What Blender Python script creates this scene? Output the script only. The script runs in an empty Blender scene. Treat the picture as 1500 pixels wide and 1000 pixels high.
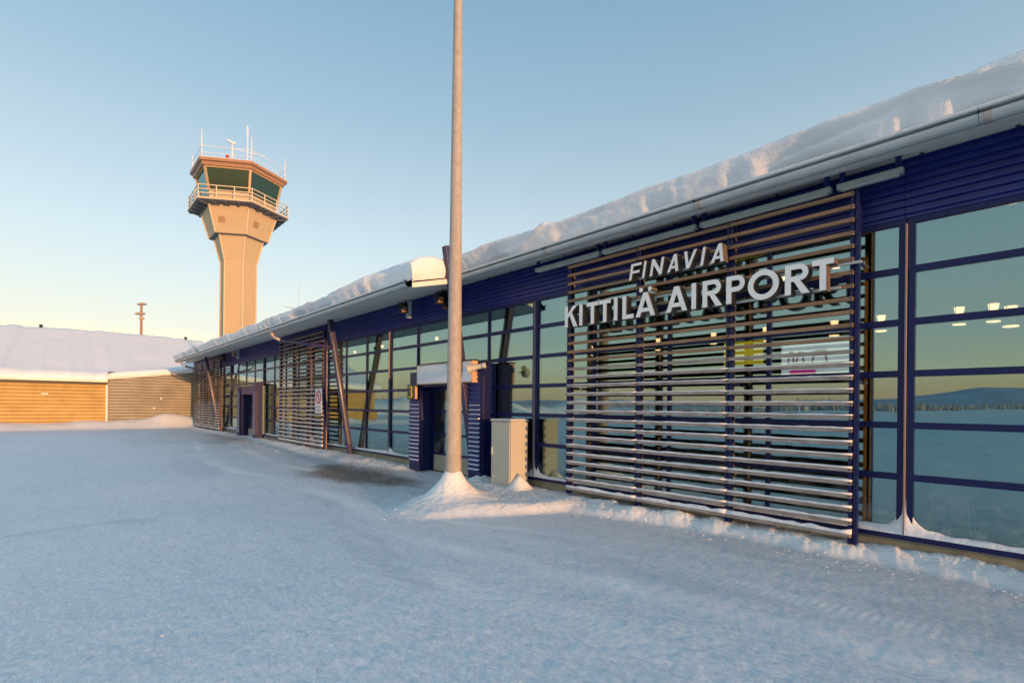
import bpy, bmesh, math, random
import numpy as np
from mathutils import Vector, Matrix
from mathutils.geometry import tessellate_polygon

R = math.radians
random.seed(7)
scene = bpy.context.scene
col = scene.collection

# ------------------------------------------------------------------ camera, sky, sun, exposure
# world frame: the glass front lies on y = 0, outdoors is y < 0; x runs along the front
CAM = Vector((0.0, -7.2, 1.673))
cd = bpy.data.cameras.new('camera'); cam = bpy.data.objects.new('camera', cd); col.objects.link(cam)
cd.sensor_width = 36.0; cd.lens = 36.0 * 753 / 1500
cd.shift_y = 94.7 / 1500
cd.clip_start = 0.05; cd.clip_end = 9000
cam.matrix_world = (Matrix.Translation(CAM) @ Matrix.Rotation(R(90 - 41.53), 4, 'Z')
                    @ Matrix.Rotation(R(90), 4, 'X') @ Matrix.Rotation(0.010, 4, 'Z'))
scene.camera = cam

SUN_EL, SUN_AZ = 2.4, 4.5          # degrees above the horizon; degrees off +x towards the viewer's side
world = bpy.data.worlds.new('World'); scene.world = world; world.use_nodes = True
wt = world.node_tree; bg = wt.nodes['Background']
sky = wt.nodes.new('ShaderNodeTexSky'); sky.sky_type = 'NISHITA'; sky.sun_disc = False
sky.sun_elevation = R(SUN_EL); sky.sun_rotation = R(90 + SUN_AZ)
sky.air_density = 1.0; sky.dust_density = 1.2; sky.ozone_density = 1.5; sky.altitude = 200
# the clear winter evening sky: the physical sky eased towards the photograph's colour by height above the horizon; unseen zenith brightened to light the ground
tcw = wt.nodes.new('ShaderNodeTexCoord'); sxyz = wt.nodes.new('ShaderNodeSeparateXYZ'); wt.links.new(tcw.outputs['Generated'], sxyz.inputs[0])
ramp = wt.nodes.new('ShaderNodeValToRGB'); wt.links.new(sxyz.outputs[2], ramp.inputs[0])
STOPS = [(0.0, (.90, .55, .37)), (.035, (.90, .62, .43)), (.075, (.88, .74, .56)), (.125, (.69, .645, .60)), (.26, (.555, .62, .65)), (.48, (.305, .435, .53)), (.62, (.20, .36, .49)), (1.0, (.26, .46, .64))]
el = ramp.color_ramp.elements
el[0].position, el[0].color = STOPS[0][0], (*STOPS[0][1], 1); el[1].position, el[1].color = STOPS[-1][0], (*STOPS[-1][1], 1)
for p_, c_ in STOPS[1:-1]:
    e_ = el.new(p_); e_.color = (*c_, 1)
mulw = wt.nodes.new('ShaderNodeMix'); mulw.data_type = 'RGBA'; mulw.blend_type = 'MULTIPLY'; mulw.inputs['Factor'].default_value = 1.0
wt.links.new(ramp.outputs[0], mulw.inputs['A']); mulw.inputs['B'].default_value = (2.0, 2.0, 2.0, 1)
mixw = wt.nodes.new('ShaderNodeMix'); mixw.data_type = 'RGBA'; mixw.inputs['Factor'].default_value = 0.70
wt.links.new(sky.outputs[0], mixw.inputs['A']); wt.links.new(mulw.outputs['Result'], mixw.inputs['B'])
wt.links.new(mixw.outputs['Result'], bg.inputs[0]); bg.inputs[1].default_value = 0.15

sd = bpy.data.lights.new('sun', 'SUN'); sun = bpy.data.objects.new('sun', sd); col.objects.link(sun)
sd.energy = 1.05; sd.angle = R(0.6); sd.color = (1.0, 0.49, 0.19)
tow = Vector((math.cos(R(SUN_EL)) * math.cos(R(SUN_AZ)), -math.cos(R(SUN_EL)) * math.sin(R(SUN_AZ)), math.sin(R(SUN_EL))))
sun.rotation_euler = tow.to_track_quat('Z', 'Y').to_euler(); sun.location = (60, -20, 30)

scene.view_settings.view_transform = 'Standard'; scene.view_settings.look = 'None'
scene.view_settings.gamma = 1.0; scene.view_settings.use_curve_mapping = False
scene.view_settings.exposure = 2.07
try:
    scene.cycles.max_bounces = 8; scene.cycles.transparent_max_bounces = 24
    scene.cycles.caustics_reflective = False
except Exception: pass

# ------------------------------------------------------------------ materials
def nodes_of(name):
    m = bpy.data.materials.new(name); m.use_nodes = True
    nt = m.node_tree; return m, nt, nt.nodes['Principled BSDF']

def mat(name, c, rough=0.6, metal=0.0, var=0.12, scale=6.0, bump=0.0, bscale=60.0, c2=None, stretch=None, spec=0.5):
    m, nt, p = nodes_of(name)
    tc = nt.nodes.new('ShaderNodeTexCoord'); mp = nt.nodes.new('ShaderNodeMapping')
    geo = nt.nodes.new('ShaderNodeNewGeometry')
    nt.links.new(geo.outputs['Position'], mp.inputs[0])
    if stretch: mp.inputs['Scale'].default_value = stretch
    n = nt.nodes.new('ShaderNodeTexNoise'); n.inputs['Scale'].default_value = scale
    n.inputs['Detail'].default_value = 6; n.inputs['Roughness'].default_value = 0.62
    nt.links.new(mp.outputs[0], n.inputs['Vector'])
    mix = nt.nodes.new('ShaderNodeMix'); mix.data_type = 'RGBA'
    lo = [max(0, v * (1 - var)) for v in c]; hi = [min(1, v * (1 + var)) for v in (c2 or c)]
    mix.inputs['A'].default_value = (*lo, 1); mix.inputs['B'].default_value = (*hi, 1)
    rp = nt.nodes.new('ShaderNodeMapRange'); rp.inputs['From Min'].default_value = 0.3; rp.inputs['From Max'].default_value = 0.7
    nt.links.new(n.outputs[0], rp.inputs[0]); nt.links.new(rp.outputs[0], mix.inputs['Factor'])
    nt.links.new(mix.outputs['Result'], p.inputs['Base Color'])
    p.inputs['Roughness'].default_value = rough; p.inputs['Metallic'].default_value = metal
    p.inputs['Specular IOR Level'].default_value = spec
    if bump:
        n2 = nt.nodes.new('ShaderNodeTexNoise'); n2.inputs['Scale'].default_value = bscale; n2.inputs['Detail'].default_value = 5
        nt.links.new(mp.outputs[0], n2.inputs['Vector'])
        b = nt.nodes.new('ShaderNodeBump'); b.inputs['Strength'].default_value = bump; b.inputs['Distance'].default_value = 0.02
        nt.links.new(n2.outputs[0], b.inputs['Height']); nt.links.new(b.outputs[0], p.inputs['Normal'])
    return m

def emit(name, c, s):
    m, nt, p = nodes_of(name)
    p.inputs['Base Color'].default_value = (*c, 1); p.inputs['Emission Color'].default_value = (*c, 1)
    p.inputs['Emission Strength'].default_value = s
    return m

def glass_mat(name, r0=0.29, frost=False, tint=(0.62, 0.66, 0.62), refl=(0.66, 0.95, 0.98)):
    m, nt, p = nodes_of(name); nt.nodes.remove(p)
    out = nt.nodes['Material Output']
    tr = nt.nodes.new('ShaderNodeBsdfTransparent'); tr.inputs[0].default_value = (*tint, 1)
    gl = nt.nodes.new('ShaderNodeBsdfGlossy'); gl.inputs['Color'].default_value = (*refl, 1); gl.inputs['Roughness'].default_value = 0.0
    geo = nt.nodes.new('ShaderNodeNewGeometry')
    dot = nt.nodes.new('ShaderNodeVectorMath'); dot.operation = 'DOT_PRODUCT'
    nt.links.new(geo.outputs['Incoming'], dot.inputs[0]); nt.links.new(geo.outputs['Normal'], dot.inputs[1])
    prev = dot.outputs['Value']
    for op, b_ in (('ABSOLUTE', 0), ('SUBTRACT', None), ('POWER', 5.0), ('MULTIPLY', 1 - r0), ('ADD', r0)):
        fr = nt.nodes.new('ShaderNodeMath'); fr.operation = op
        if op == 'SUBTRACT': fr.inputs[0].default_value = 1.0; nt.links.new(prev, fr.inputs[1])
        else:
            nt.links.new(prev, fr.inputs[0])
            if op != 'ABSOLUTE': fr.inputs[1].default_value = b_
        prev = fr.outputs[0]
    n = nt.nodes.new('ShaderNodeTexNoise'); n.inputs['Scale'].default_value = 0.9; n.inputs['Detail'].default_value = 1
    nt.links.new(geo.outputs['Position'], n.inputs['Vector'])
    b = nt.nodes.new('ShaderNodeBump'); b.inputs['Strength'].default_value = 0.10; b.inputs['Distance'].default_value = 0.02
    nt.links.new(n.outputs[0], b.inputs['Height']); nt.links.new(b.outputs[0], gl.inputs['Normal'])
    if frost:
        sep = nt.nodes.new('ShaderNodeSeparateXYZ'); nt.links.new(geo.outputs['Position'], sep.inputs[0])
        lowz = nt.nodes.new('ShaderNodeMapRange'); lowz.inputs['From Min'].default_value = 1.1; lowz.inputs['From Max'].default_value = .3
        nt.links.new(sep.outputs[2], lowz.inputs[0])
        fn = nt.nodes.new('ShaderNodeTexNoise'); fn.inputs['Scale'].default_value = 3.5; fn.inputs['Detail'].default_value = 8; fn.inputs['Roughness'].default_value = .7
        nt.links.new(geo.outputs['Position'], fn.inputs['Vector'])
        fr2 = nt.nodes.new('ShaderNodeMapRange'); fr2.inputs['From Min'].default_value = .46; fr2.inputs['From Max'].default_value = .74; fr2.inputs['To Max'].default_value = .30
        nt.links.new(fn.outputs[0], fr2.inputs[0])
        fm = nt.nodes.new('ShaderNodeMath'); fm.operation = 'MULTIPLY'; nt.links.new(fr2.outputs[0], fm.inputs[0]); nt.links.new(lowz.outputs[0], fm.inputs[1])
        film = nt.nodes.new('ShaderNodeBsdfDiffuse'); film.inputs[0].default_value = (.72, .76, .80, 1)
    mx = nt.nodes.new('ShaderNodeMixShader')
    nt.links.new(fr.outputs[0], mx.inputs[0]); nt.links.new(tr.outputs[0], mx.inputs[1]); nt.links.new(gl.outputs[0], mx.inputs[2])
    last = mx
    if frost:
        last = nt.nodes.new('ShaderNodeMixShader'); nt.links.new(fm.outputs[0], last.inputs[0]); nt.links.new(mx.outputs[0], last.inputs[1]); nt.links.new(film.outputs[0], last.inputs[2])
    nt.links.new(last.outputs[0], out.inputs[0])
    return m

def snow_mat(name, c=(0.80, 0.83, 0.87), b1=0.35, s1=9.0, b2=0.35, s2=70.0):
    m, nt, p = nodes_of(name)
    geo = nt.nodes.new('ShaderNodeNewGeometry')
    a = nt.nodes.new('ShaderNodeTexNoise'); a.inputs['Scale'].default_value = s1; a.inputs['Detail'].default_value = 6
    d = nt.nodes.new('ShaderNodeTexNoise'); d.inputs['Scale'].default_value = s2; d.inputs['Detail'].default_value = 4
    for q in (a, d): nt.links.new(geo.outputs['Position'], q.inputs['Vector'])
    ba = nt.nodes.new('ShaderNodeBump'); ba.inputs['Strength'].default_value = b1; ba.inputs['Distance'].default_value = 0.06
    bb = nt.nodes.new('ShaderNodeBump'); bb.inputs['Strength'].default_value = b2; bb.inputs['Distance'].default_value = 0.008
    nt.links.new(a.outputs[0], ba.inputs['Height']); nt.links.new(d.outputs[0], bb.inputs['Height'])
    nt.links.new(ba.outputs[0], bb.inputs['Normal']); nt.links.new(bb.outputs[0], p.inputs['Normal'])
    mix = nt.nodes.new('ShaderNodeMix'); mix.data_type = 'RGBA'
    mix.inputs['A'].default_value = (*[v * 0.94 for v in c], 1); mix.inputs['B'].default_value = (*[min(.92, v * 1.05) for v in c], 1)
    nt.links.new(a.outputs[0], mix.inputs['Factor']); nt.links.new(mix.outputs['Result'], p.inputs['Base Color'])
    p.inputs['Roughness'].default_value = 0.75; p.inputs['Specular IOR Level'].default_value = 0.25
    return m

def ground_mat():
    """packed, scraped snow; 'track', 'dirt' and 'ice' are stains with a shape of their own"""
    m, nt, p = nodes_of('packed_snow')
    L = nt.links.new
    geo = nt.nodes.new('ShaderNodeNewGeometry')
    def noise(scale, detail=5, stretch=None, rot=0.0, rough=0.6, dist=0.0):
        mp = nt.nodes.new('ShaderNodeMapping'); mp.vector_type = 'POINT'
        L(geo.outputs['Position'], mp.inputs[0])
        if stretch: mp.inputs['Scale'].default_value = stretch
        mp.inputs['Rotation'].default_value = (0, 0, rot)
        n = nt.nodes.new('ShaderNodeTexNoise'); n.inputs['Scale'].default_value = scale
        n.inputs['Detail'].default_value = detail; n.inputs['Roughness'].default_value = rough; n.inputs['Distortion'].default_value = dist
        L(mp.outputs[0], n.inputs['Vector']); return n.outputs[0]
    def rng(v, a, b, lo=0.0, hi=1.0):
        r = nt.nodes.new('ShaderNodeMapRange'); r.inputs['From Min'].default_value = a; r.inputs['From Max'].default_value = b
        r.inputs['To Min'].default_value = lo; r.inputs['To Max'].default_value = hi; L(v, r.inputs[0]); return r.outputs[0]
    def math_(op, a, b):
        r = nt.nodes.new('ShaderNodeMath'); r.operation = op; r.use_clamp = op in ('ADD',)
        for i, v in enumerate((a, b)):
            if isinstance(v, (int, float)): r.inputs[i].default_value = v
            else: L(v, r.inputs[i])
        return r.outputs[0]
    def mixc(f, a, b):
        r = nt.nodes.new('ShaderNodeMix'); r.data_type = 'RGBA'
        L(f, r.inputs['Factor'])
        for k, v in (('A', a), ('B', b)):
            if isinstance(v, tuple): r.inputs[k].default_value = (*v, 1)
            else: L(v, r.inputs[k])
        return r.outputs['Result']
    def attr(n):
        a = nt.nodes.new('ShaderNodeAttribute'); a.attribute_name = n; return a.outputs['Fac']
    big = noise(0.35, 4); streak = noise(2.6, 7, (0.16, 1.5, 1), 0.16, .68); fine = noise(24, 5, (.7, 1, 1), 0.3, .7); mid = noise(4, 6, (.5, 1, 1), .1, .66)
    grain = noise(60, 4, (.7, 1, 1), .2, .7); scr = noise(7, 4, (.07, 3.0, 1), 0.35, .6); scr2 = noise(9, 4, (.10, 2.6, 1), -0.5, .6)
    c = mixc(rng(big, .35, .65), (0.73, 0.765, 0.80), (0.81, 0.835, 0.86))
    c = mixc(math_('MULTIPLY', rng(mid, .52, .36), 0.42), c, (0.585, 0.63, 0.68))
    c = mixc(math_('MULTIPLY', rng(streak, .51, .62), 0.6), c, (0.80, 0.83, 0.86))
    c = mixc(math_('MULTIPLY', rng(scr, .60, .68), 0.55), c, (0.85, 0.87, 0.89))
    c = mixc(math_('MULTIPLY', rng(scr2, .61, .69), 0.45), c, (0.85, 0.87, 0.89))
    c = mixc(math_('MULTIPLY', rng(fine, .53, .60), 0.75), c, (0.93, 0.94, 0.95))
    c = mixc(math_('MULTIPLY', rng(fine, .47, .39), 0.50), c, (0.52, 0.57, 0.62))
    c = mixc(math_('MULTIPLY', rng(grain, .55, .66), 0.75), c, (0.95, 0.96, 0.97))
    c = mixc(math_('MULTIPLY', rng(grain, .45, .36), 0.52), c, (0.48, 0.53, 0.59))
    trk = math_('MULTIPLY', attr('track'), rng(noise(20, 4, (1, .8, 1)), .36, .52, 0.4, 1.0))
    wv = nt.nodes.new('ShaderNodeTexWave'); wv.bands_direction = 'X'; wv.inputs['Scale'].default_value = 4.2
    wv.inputs['Distortion'].default_value = 1.6; wv.inputs['Detail'].default_value = 2; wv.inputs['Detail Scale'].default_value = 3.0
    L(geo.outputs['Position'], wv.inputs['Vector'])
    trd = math_('MULTIPLY', attr('tread'), rng(noise(20, 4, (1, .8, 1)), .36, .52, 0.3, 1.0))
    trd = math_('MULTIPLY', trd, rng(wv.outputs['Fac'], .3, .65, .25, 1.0))
    trk = math_('ADD', trk, trd)
    c = mixc(trk, c, (0.96, 0.96, 0.96))
    c = mixc(attr('fresh'), c, (0.86, 0.88, 0.90))
    ice = attr('ice')
    c = mixc(math_('MULTIPLY', ice, 0.7), c, (0.33, 0.38, 0.44))
    dn = rng(noise(26, 5, (.8, 1, 1), 0, .75), .34, .52)
    c = mixc(math_('MULTIPLY', attr('dirt'), dn), c, (0.19, 0.115, 0.065))
    L(c, p.inputs['Base Color'])
    p.inputs['Specular IOR Level'].default_value = 0.35
    L(rng(ice, 0, 1, 0.62, 0.4), p.inputs['Roughness'])
    h = math_('ADD', math_('MULTIPLY', fine, 0.5), math_('MULTIPLY', streak, 0.12))
    h = math_('ADD', h, math_('MULTIPLY', grain, 0.25))
    h = math_('ADD', h, math_('MULTIPLY', trk, 0.3))
    b = nt.nodes.new('ShaderNodeBump'); b.inputs['Strength'].default_value = 0.5; b.inputs['Distance'].default_value = 0.012
    L(h, b.inputs['Height'])
    f2 = noise(130, 3)
    b2 = nt.nodes.new('ShaderNodeBump'); b2.inputs['Strength'].default_value = 0.3; b2.inputs['Distance'].default_value = 0.004
    L(f2, b2.inputs['Height']); L(b.outputs[0], b2.inputs['Normal']); L(b2.outputs[0], p.inputs['Normal'])
    return m

M = {}
M['packed'] = ground_mat()
M['snow'] = snow_mat('fresh_snow')
M['roofsnow'] = snow_mat('roof_snow', (0.81, 0.82, 0.84), 0.25, 7.0, 0.45, 38.0)
M['bank'] = snow_mat('plowed_snow', (0.86, 0.88, 0.90), 0.5, 12.0, 0.6, 55.0)
M['blue'] = mat('blue_cladding', (0.009, 0.018, 0.16), 0.42, var=0.18, scale=3)
M['frame'] = mat('blue_frame_paint', (0.006, 0.011, 0.082), 0.40, var=0.12, scale=8, spec=0.3)
M['strut'] = mat('dark_blue_steel', (0.035, 0.028, 0.085), 0.42, var=0.25, scale=5)
M['plinth'] = mat('plinth_concrete', (0.36, 0.34, 0.25), 0.85, var=0.18, scale=5, bump=0.2)
M['soffit'] = mat('soffit_boards', (0.78, 0.77, 0.71), 0.7, var=0.1)
M['gutter'] = mat('grey_gutter_metal', (0.42, 0.46, 0.47), 0.45, 0.15, var=0.12, scale=2.5)
M['pipe'] = mat('downpipe_metal', (0.42, 0.37, 0.33), 0.4, 0.4)
M['slat'] = mat('weathered_slat_wood', (0.27, 0.165, 0.095), 0.7, var=0.35, scale=9, stretch=(0.35, 4, 4), bump=0.15)
M['frostslat'] = mat('frosted_slat_wood', (0.23, 0.185, 0.155), 0.75, var=0.3, scale=8, stretch=(0.6, 4, 4), bump=0.2, c2=(0.34, 0.30, 0.28))
M['batten'] = mat('batten_wood', (0.36, 0.20, 0.075), 0.7, var=0.3, scale=8)
M['lip'] = mat('pale_gutter_lip', (0.66, 0.69, 0.70), 0.6, var=0.12, scale=9)  # lip paler than the gutter trough
M['frost'] = mat('sunlit_frost', (0.26, 0.21, 0.23), 0.8, var=0.15, scale=14)  # pinkish: sunlit edge of the mullion fins put into the frost colour
M['lampmetal'] = mat('batten_light_metal', (0.24, 0.29, 0.28), 0.5)
M['bolt'] = mat('dark_bolt', (0.05, 0.04, 0.035), 0.5)
M['glass'] = glass_mat('coated_glass', frost=True)
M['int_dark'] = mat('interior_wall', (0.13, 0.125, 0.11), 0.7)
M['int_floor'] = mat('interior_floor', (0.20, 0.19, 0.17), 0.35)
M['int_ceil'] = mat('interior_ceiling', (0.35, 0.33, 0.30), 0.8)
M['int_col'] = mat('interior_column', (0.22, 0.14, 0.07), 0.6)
M['int_wood'] = mat('counter_laminate', (0.55, 0.62, 0.57), 0.5)
M['lamp'] = emit('pendant_glow', (1.0, 0.56, 0.30), 1.4)
M['yellow'] = mat('yellow_sign_face', (0.75, 0.52, 0.03), 0.5)
M['letter'] = mat('letter_face', (0.80, 0.82, 0.81), 0.5, var=0.05)
M['letterside'] = mat('letter_return', (0.12, 0.095, 0.075), 0.5, var=0.2)
M['lightgrey'] = mat('pale_grey_metal', (0.45, 0.48, 0.48), 0.45, 0.2)
M['signwhite'] = mat('blank_sign_face', (0.68, 0.71, 0.76), 0.5, var=0.06, scale=1.5)
M['signside'] = mat('sign_edge', (0.55, 0.38, 0.24), 0.5)  # orange tan carries the sunlit tint of the sign sides
M['numeral'] = mat('yellow_numeral', (0.62, 0.50, 0.04), 0.5)
M['black'] = mat('black_plastic', (0.015, 0.015, 0.015), 0.4)
M['red'] = mat('red_print', (0.55, 0.03, 0.04), 0.5)
M['print'] = mat('grey_print', (0.25, 0.27, 0.30), 0.6)
M['crimson'] = mat('crimson_print', (0.22, 0.01, 0.05), 0.6)
M['magenta'] = mat('magenta_print', (0.55, 0.01, 0.22), 0.6)
M['lilac'] = mat('poster_paper', (0.62, 0.62, 0.80), 0.6, c2=(0.78, 0.82, 0.90), var=0.05, scale=2)
def add_glow(m, k):
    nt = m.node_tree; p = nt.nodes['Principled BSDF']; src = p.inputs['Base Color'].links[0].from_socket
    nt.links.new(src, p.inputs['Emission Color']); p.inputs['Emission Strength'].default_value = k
for n_, k_ in (('lilac', .40), ('yellow', .32), ('magenta', .45), ('crimson', .3)): add_glow(M[n_], k_)  # even glow added to poster and yellow sign to show through the glass
M['cabinet'] = mat('cabinet_paint', (0.47, 0.465, 0.40), 0.5, var=0.06, scale=3)
M['pole'] = mat('weathered_mast', (0.35, 0.31, 0.27), 0.7, var=0.10, scale=14, stretch=(1, 1, .6), bump=0.25, c2=(0.40, 0.36, 0.32))
M['towerwall'] = mat('tower_cladding', (0.50, 0.38, 0.22), 0.6, var=0.05, scale=.6)
M['towertrim'] = mat('tower_trim', (0.62, 0.50, 0.33), 0.55)
M['towerdark'] = mat('tower_underside', (0.13, 0.12, 0.12), 0.7)
M['fascia'] = mat('tower_fascia', (0.36, 0.20, 0.11), 0.5)
M['towerrail'] = mat('tower_rail', (0.62, 0.52, 0.36), 0.5)
M['towerframe'] = mat('tower_window_frame', (0.50, 0.34, 0.18), 0.5)
M['white'] = mat('frosted_white', (0.75, 0.74, 0.74), 0.6)
M['cabglass'] = glass_mat('cab_glass', 0.10, False, (0.16, 0.30, 0.28), (0.6, 0.95, 0.92))
M['cabin'] = mat('cab_interior', (0.02, 0.035, 0.034), 0.8)
M['ochre'] = mat('ochre_boarding', (0.48, 0.325, 0.11), 0.6, var=0.15, scale=1.2)
M['olive'] = mat('olive_metal_boarding', (0.28, 0.255, 0.195), 0.5, var=0.22, scale=0.9)  # greyer, mottled tone holds the weaker, patchy light on the link wall
M['trim'] = mat('dark_eave_trim', (0.05, 0.05, 0.05), 0.6)
M['hill'] = mat('fell_snow', (0.50, 0.52, 0.60), 0.9, var=0.2, scale=0.01)
M['forest'] = mat('frosted_forest', (0.30, 0.28, 0.28), 0.9, var=0.3, scale=0.08, c2=(0.50, 0.46, 0.44))
M['gravel'] = mat('gravel', (0.12, 0.08, 0.055), 0.9, var=0.5, scale=40)

def board_bump(m, period, axis='Z', strength=0.4):
    nt = m.node_tree; p = nt.nodes['Principled BSDF']
    geo = nt.nodes.new('ShaderNodeNewGeometry')
    w = nt.nodes.new('ShaderNodeTexWave'); w.wave_type = 'BANDS'; w.bands_direction = axis; w.wave_profile = 'SAW'
    w.inputs['Scale'].default_value = 2 * math.pi / (20 * period)
    nt.links.new(geo.outputs['Position'], w.inputs['Vector'])
    b = nt.nodes.new('ShaderNodeBump'); b.inputs['Strength'].default_value = strength; b.inputs['Distance'].default_value = 0.03
    nt.links.new(w.outputs['Fac'], b.inputs['Height']); nt.links.new(b.outputs[0], p.inputs['Normal'])
board_bump(M['towerwall'], 0.30, 'Z', 0.35)

# ------------------------------------------------------------------ object helpers
WORLD = {}
def wloc(o): return WORLD.get(o.name, Vector((0, 0, 0)))

def tag(o, label=None, cat=None, group=None, kind=None):
    if label: o['label'] = label
    if cat: o['category'] = cat
    if group: o['group'] = group
    if kind: o['kind'] = kind
    return o

def thing(name, loc, label, cat, group=None):
    o = bpy.data.objects.new(name, None); col.objects.link(o)
    o.empty_display_size = 0.2
    o.location = loc; WORLD[o.name] = Vector(loc)
    return tag(o, label, cat, group)

def place(o, loc, parent):
    col.objects.link(o)
    if parent is not None: o.parent = parent; o.location = Vector(loc) - wloc(parent)
    else: o.location = loc
    WORLD[o.name] = Vector(loc)
    return o

class MB:
    def __init__(self): self.v = []; self.f = []; self.mi = []; self.m = 0
    def add(self, vs, fs):
        b = len(self.v); self.v += [tuple(x) for x in vs]
        for f in fs: self.f.append(tuple(b + i for i in f)); self.mi.append(self.m)
        return self
    def box(self, x0, x1, y0, y1, z0, z1):
        return self.add([(x0, y0, z0), (x1, y0, z0), (x1, y1, z0), (x0, y1, z0), (x0, y0, z1), (x1, y0, z1), (x1, y1, z1), (x0, y1, z1)],
                        [(0, 3, 2, 1), (4, 5, 6, 7), (0, 1, 5, 4), (1, 2, 6, 5), (2, 3, 7, 6), (3, 0, 4, 7)])
    def bar(self, a, b, w, h=None, up=(0, 0, 1)):
        a, b = Vector(a), Vector(b); h = h or w
        d = (b - a).normalized(); u = Vector(up)
        if abs(d.dot(u)) > 0.99: u = Vector((1, 0, 0))
        s = d.cross(u).normalized(); t = s.cross(d).normalized()
        vs = []
        for p in (a, b):
            for i, j in ((-1, -1), (1, -1), (1, 1), (-1, 1)): vs.append(p + s * (i * w / 2) + t * (j * h / 2))
        return self.add(vs, [(0, 3, 2, 1), (4, 5, 6, 7), (0, 1, 5, 4), (1, 2, 6, 5), (2, 3, 7, 6), (3, 0, 4, 7)])
    def tube(self, pts, r, n=10, caps=True):
        pts = [Vector(p) for p in pts]; rs = r if isinstance(r, (list, tuple)) else [r] * len(pts)
        vs = []; prev = None
        for i, p in enumerate(pts):
            d = ((pts[min(i + 1, len(pts) - 1)] - pts[max(i - 1, 0)])).normalized()
            if prev is None:
                u = Vector((0, 0, 1)) if abs(d.z) < 0.9 else Vector((1, 0, 0))
            else: u = prev
            s = d.cross(u).normalized(); u = s.cross(d).normalized(); prev = u
            for k in range(n):
                a = 2 * math.pi * k / n; vs.append(p + (s * math.cos(a) + u * math.sin(a)) * rs[i])
        fs = []
        for i in range(len(pts) - 1):
            for k in range(n): fs.append((i * n + k, i * n + (k + 1) % n, (i + 1) * n + (k + 1) % n, (i + 1) * n + k))
        if caps: fs += [tuple(range(n))[::-1], tuple((len(pts) - 1) * n + k for k in range(n))]
        return self.add(vs, fs)
    def ringpoly(self, rings, closed=True, caps=(False, False)):
        """rings: list of equal-length vertex rings"""
        n = len(rings[0]); vs = [p for r_ in rings for p in r_]; fs = []
        for i in range(len(rings) - 1):
            for k in range(n if closed else n - 1):
                fs.append((i * n + k, i * n + (k + 1) % n, (i + 1) * n + (k + 1) % n, (i + 1) * n + k))
        if caps[0]: fs.append(tuple(range(n))[::-1])
        if caps[1]: fs.append(tuple((len(rings) - 1) * n + k for k in range(n)))
        return self.add(vs, fs)
    def mesh(self, name, mats, origin, smooth=False, bevel=0.0):
        me = bpy.data.meshes.new(name)
        o = Vector(origin)
        me.from_pydata([Vector(v) - o for v in self.v], [], self.f)
        for m in (mats if isinstance(mats, (list, tuple)) else [mats]): me.materials.append(m)
        me.polygons.foreach_set('material_index', self.mi)
        bm = bmesh.new(); bm.from_mesh(me)
        bmesh.ops.recalc_face_normals(bm, faces=bm.faces)
        if bevel:
            bmesh.ops.bevel(bm, geom=[e for e in bm.edges if e.calc_face_angle(0) > 0.5], offset=bevel, segments=2, affect='EDGES', profile=0.6)
        bm.to_mesh(me); bm.free()
        if smooth: me.polygons.foreach_set('use_smooth', [len(p.vertices) <= 4 for p in me.polygons])
        return me
    def build(self, name, mats, parent=None, smooth=False, bevel=0.0):
        a = np.array(self.v, dtype=float)
        lo, hi = a.min(0), a.max(0); o = Vector(((lo[0] + hi[0]) / 2, (lo[1] + hi[1]) / 2, lo[2]))
        me = self.mesh(name, mats, o, smooth, bevel)
        return place(bpy.data.objects.new(name, me), o, parent)

def B(x0, x1, y0, y1, z0, z1): return MB().box(x0, x1, y0, y1, z0, z1)
def copy_at(src, loc, parent, rot=None):
    o = src.copy(); o.name = src.name.split('.')[0]
    o.parent = None; place(o, loc, parent)
    if rot: o.rotation_euler = rot
    return o

def hashn(ix, iy, iz, seed):
    h = (ix.astype(np.int64) * 374761393 + iy.astype(np.int64) * 668265263 + iz.astype(np.int64) * 2147483647 + seed * 974634533) & 0xFFFFFFFF
    h = ((h ^ (h >> 13)) * 1274126177) & 0xFFFFFFFF
    h = (h ^ (h >> 16)) & 0xFFFFFFFF
    return h.astype(np.float64) / 0xFFFFFFFF
def vnoise(x, y, seed=0, z=None):
    z = np.zeros_like(x) if z is None else z
    ix, iy, iz = np.floor(x), np.floor(y), np.floor(z); fx, fy, fz = x - ix, y - iy, z - iz
    fx = fx * fx * fx * (fx * (fx * 6 - 15) + 10); fy = fy * fy * fy * (fy * (fy * 6 - 15) + 10); fz = fz * fz * (3 - 2 * fz)
    r = 0
    for dz in ((0,) if not fz.any() else (0, 1)):
        wz = fz if dz else 1 - fz
        for dx in (0, 1):
            for dy in (0, 1):
                r = r + hashn(ix + dx, iy + dy, iz + dz, seed) * (fx if dx else 1 - fx) * (fy if dy else 1 - fy) * wz
    return r * 2 - 1
def fbm(x, y, seed=0, oct=4, gain=0.5):
    r = 0; a = 1.0
    for k in range(oct):
        r = r + a * vnoise(x * 2 ** k + 17.3 * k, y * 2 ** k - 9.1 * k, seed + k); a *= gain
    return r
def sstep(a, b, x):
    t = np.clip((x - a) / (b - a), 0, 1); return t * t * (3 - 2 * t)
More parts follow.
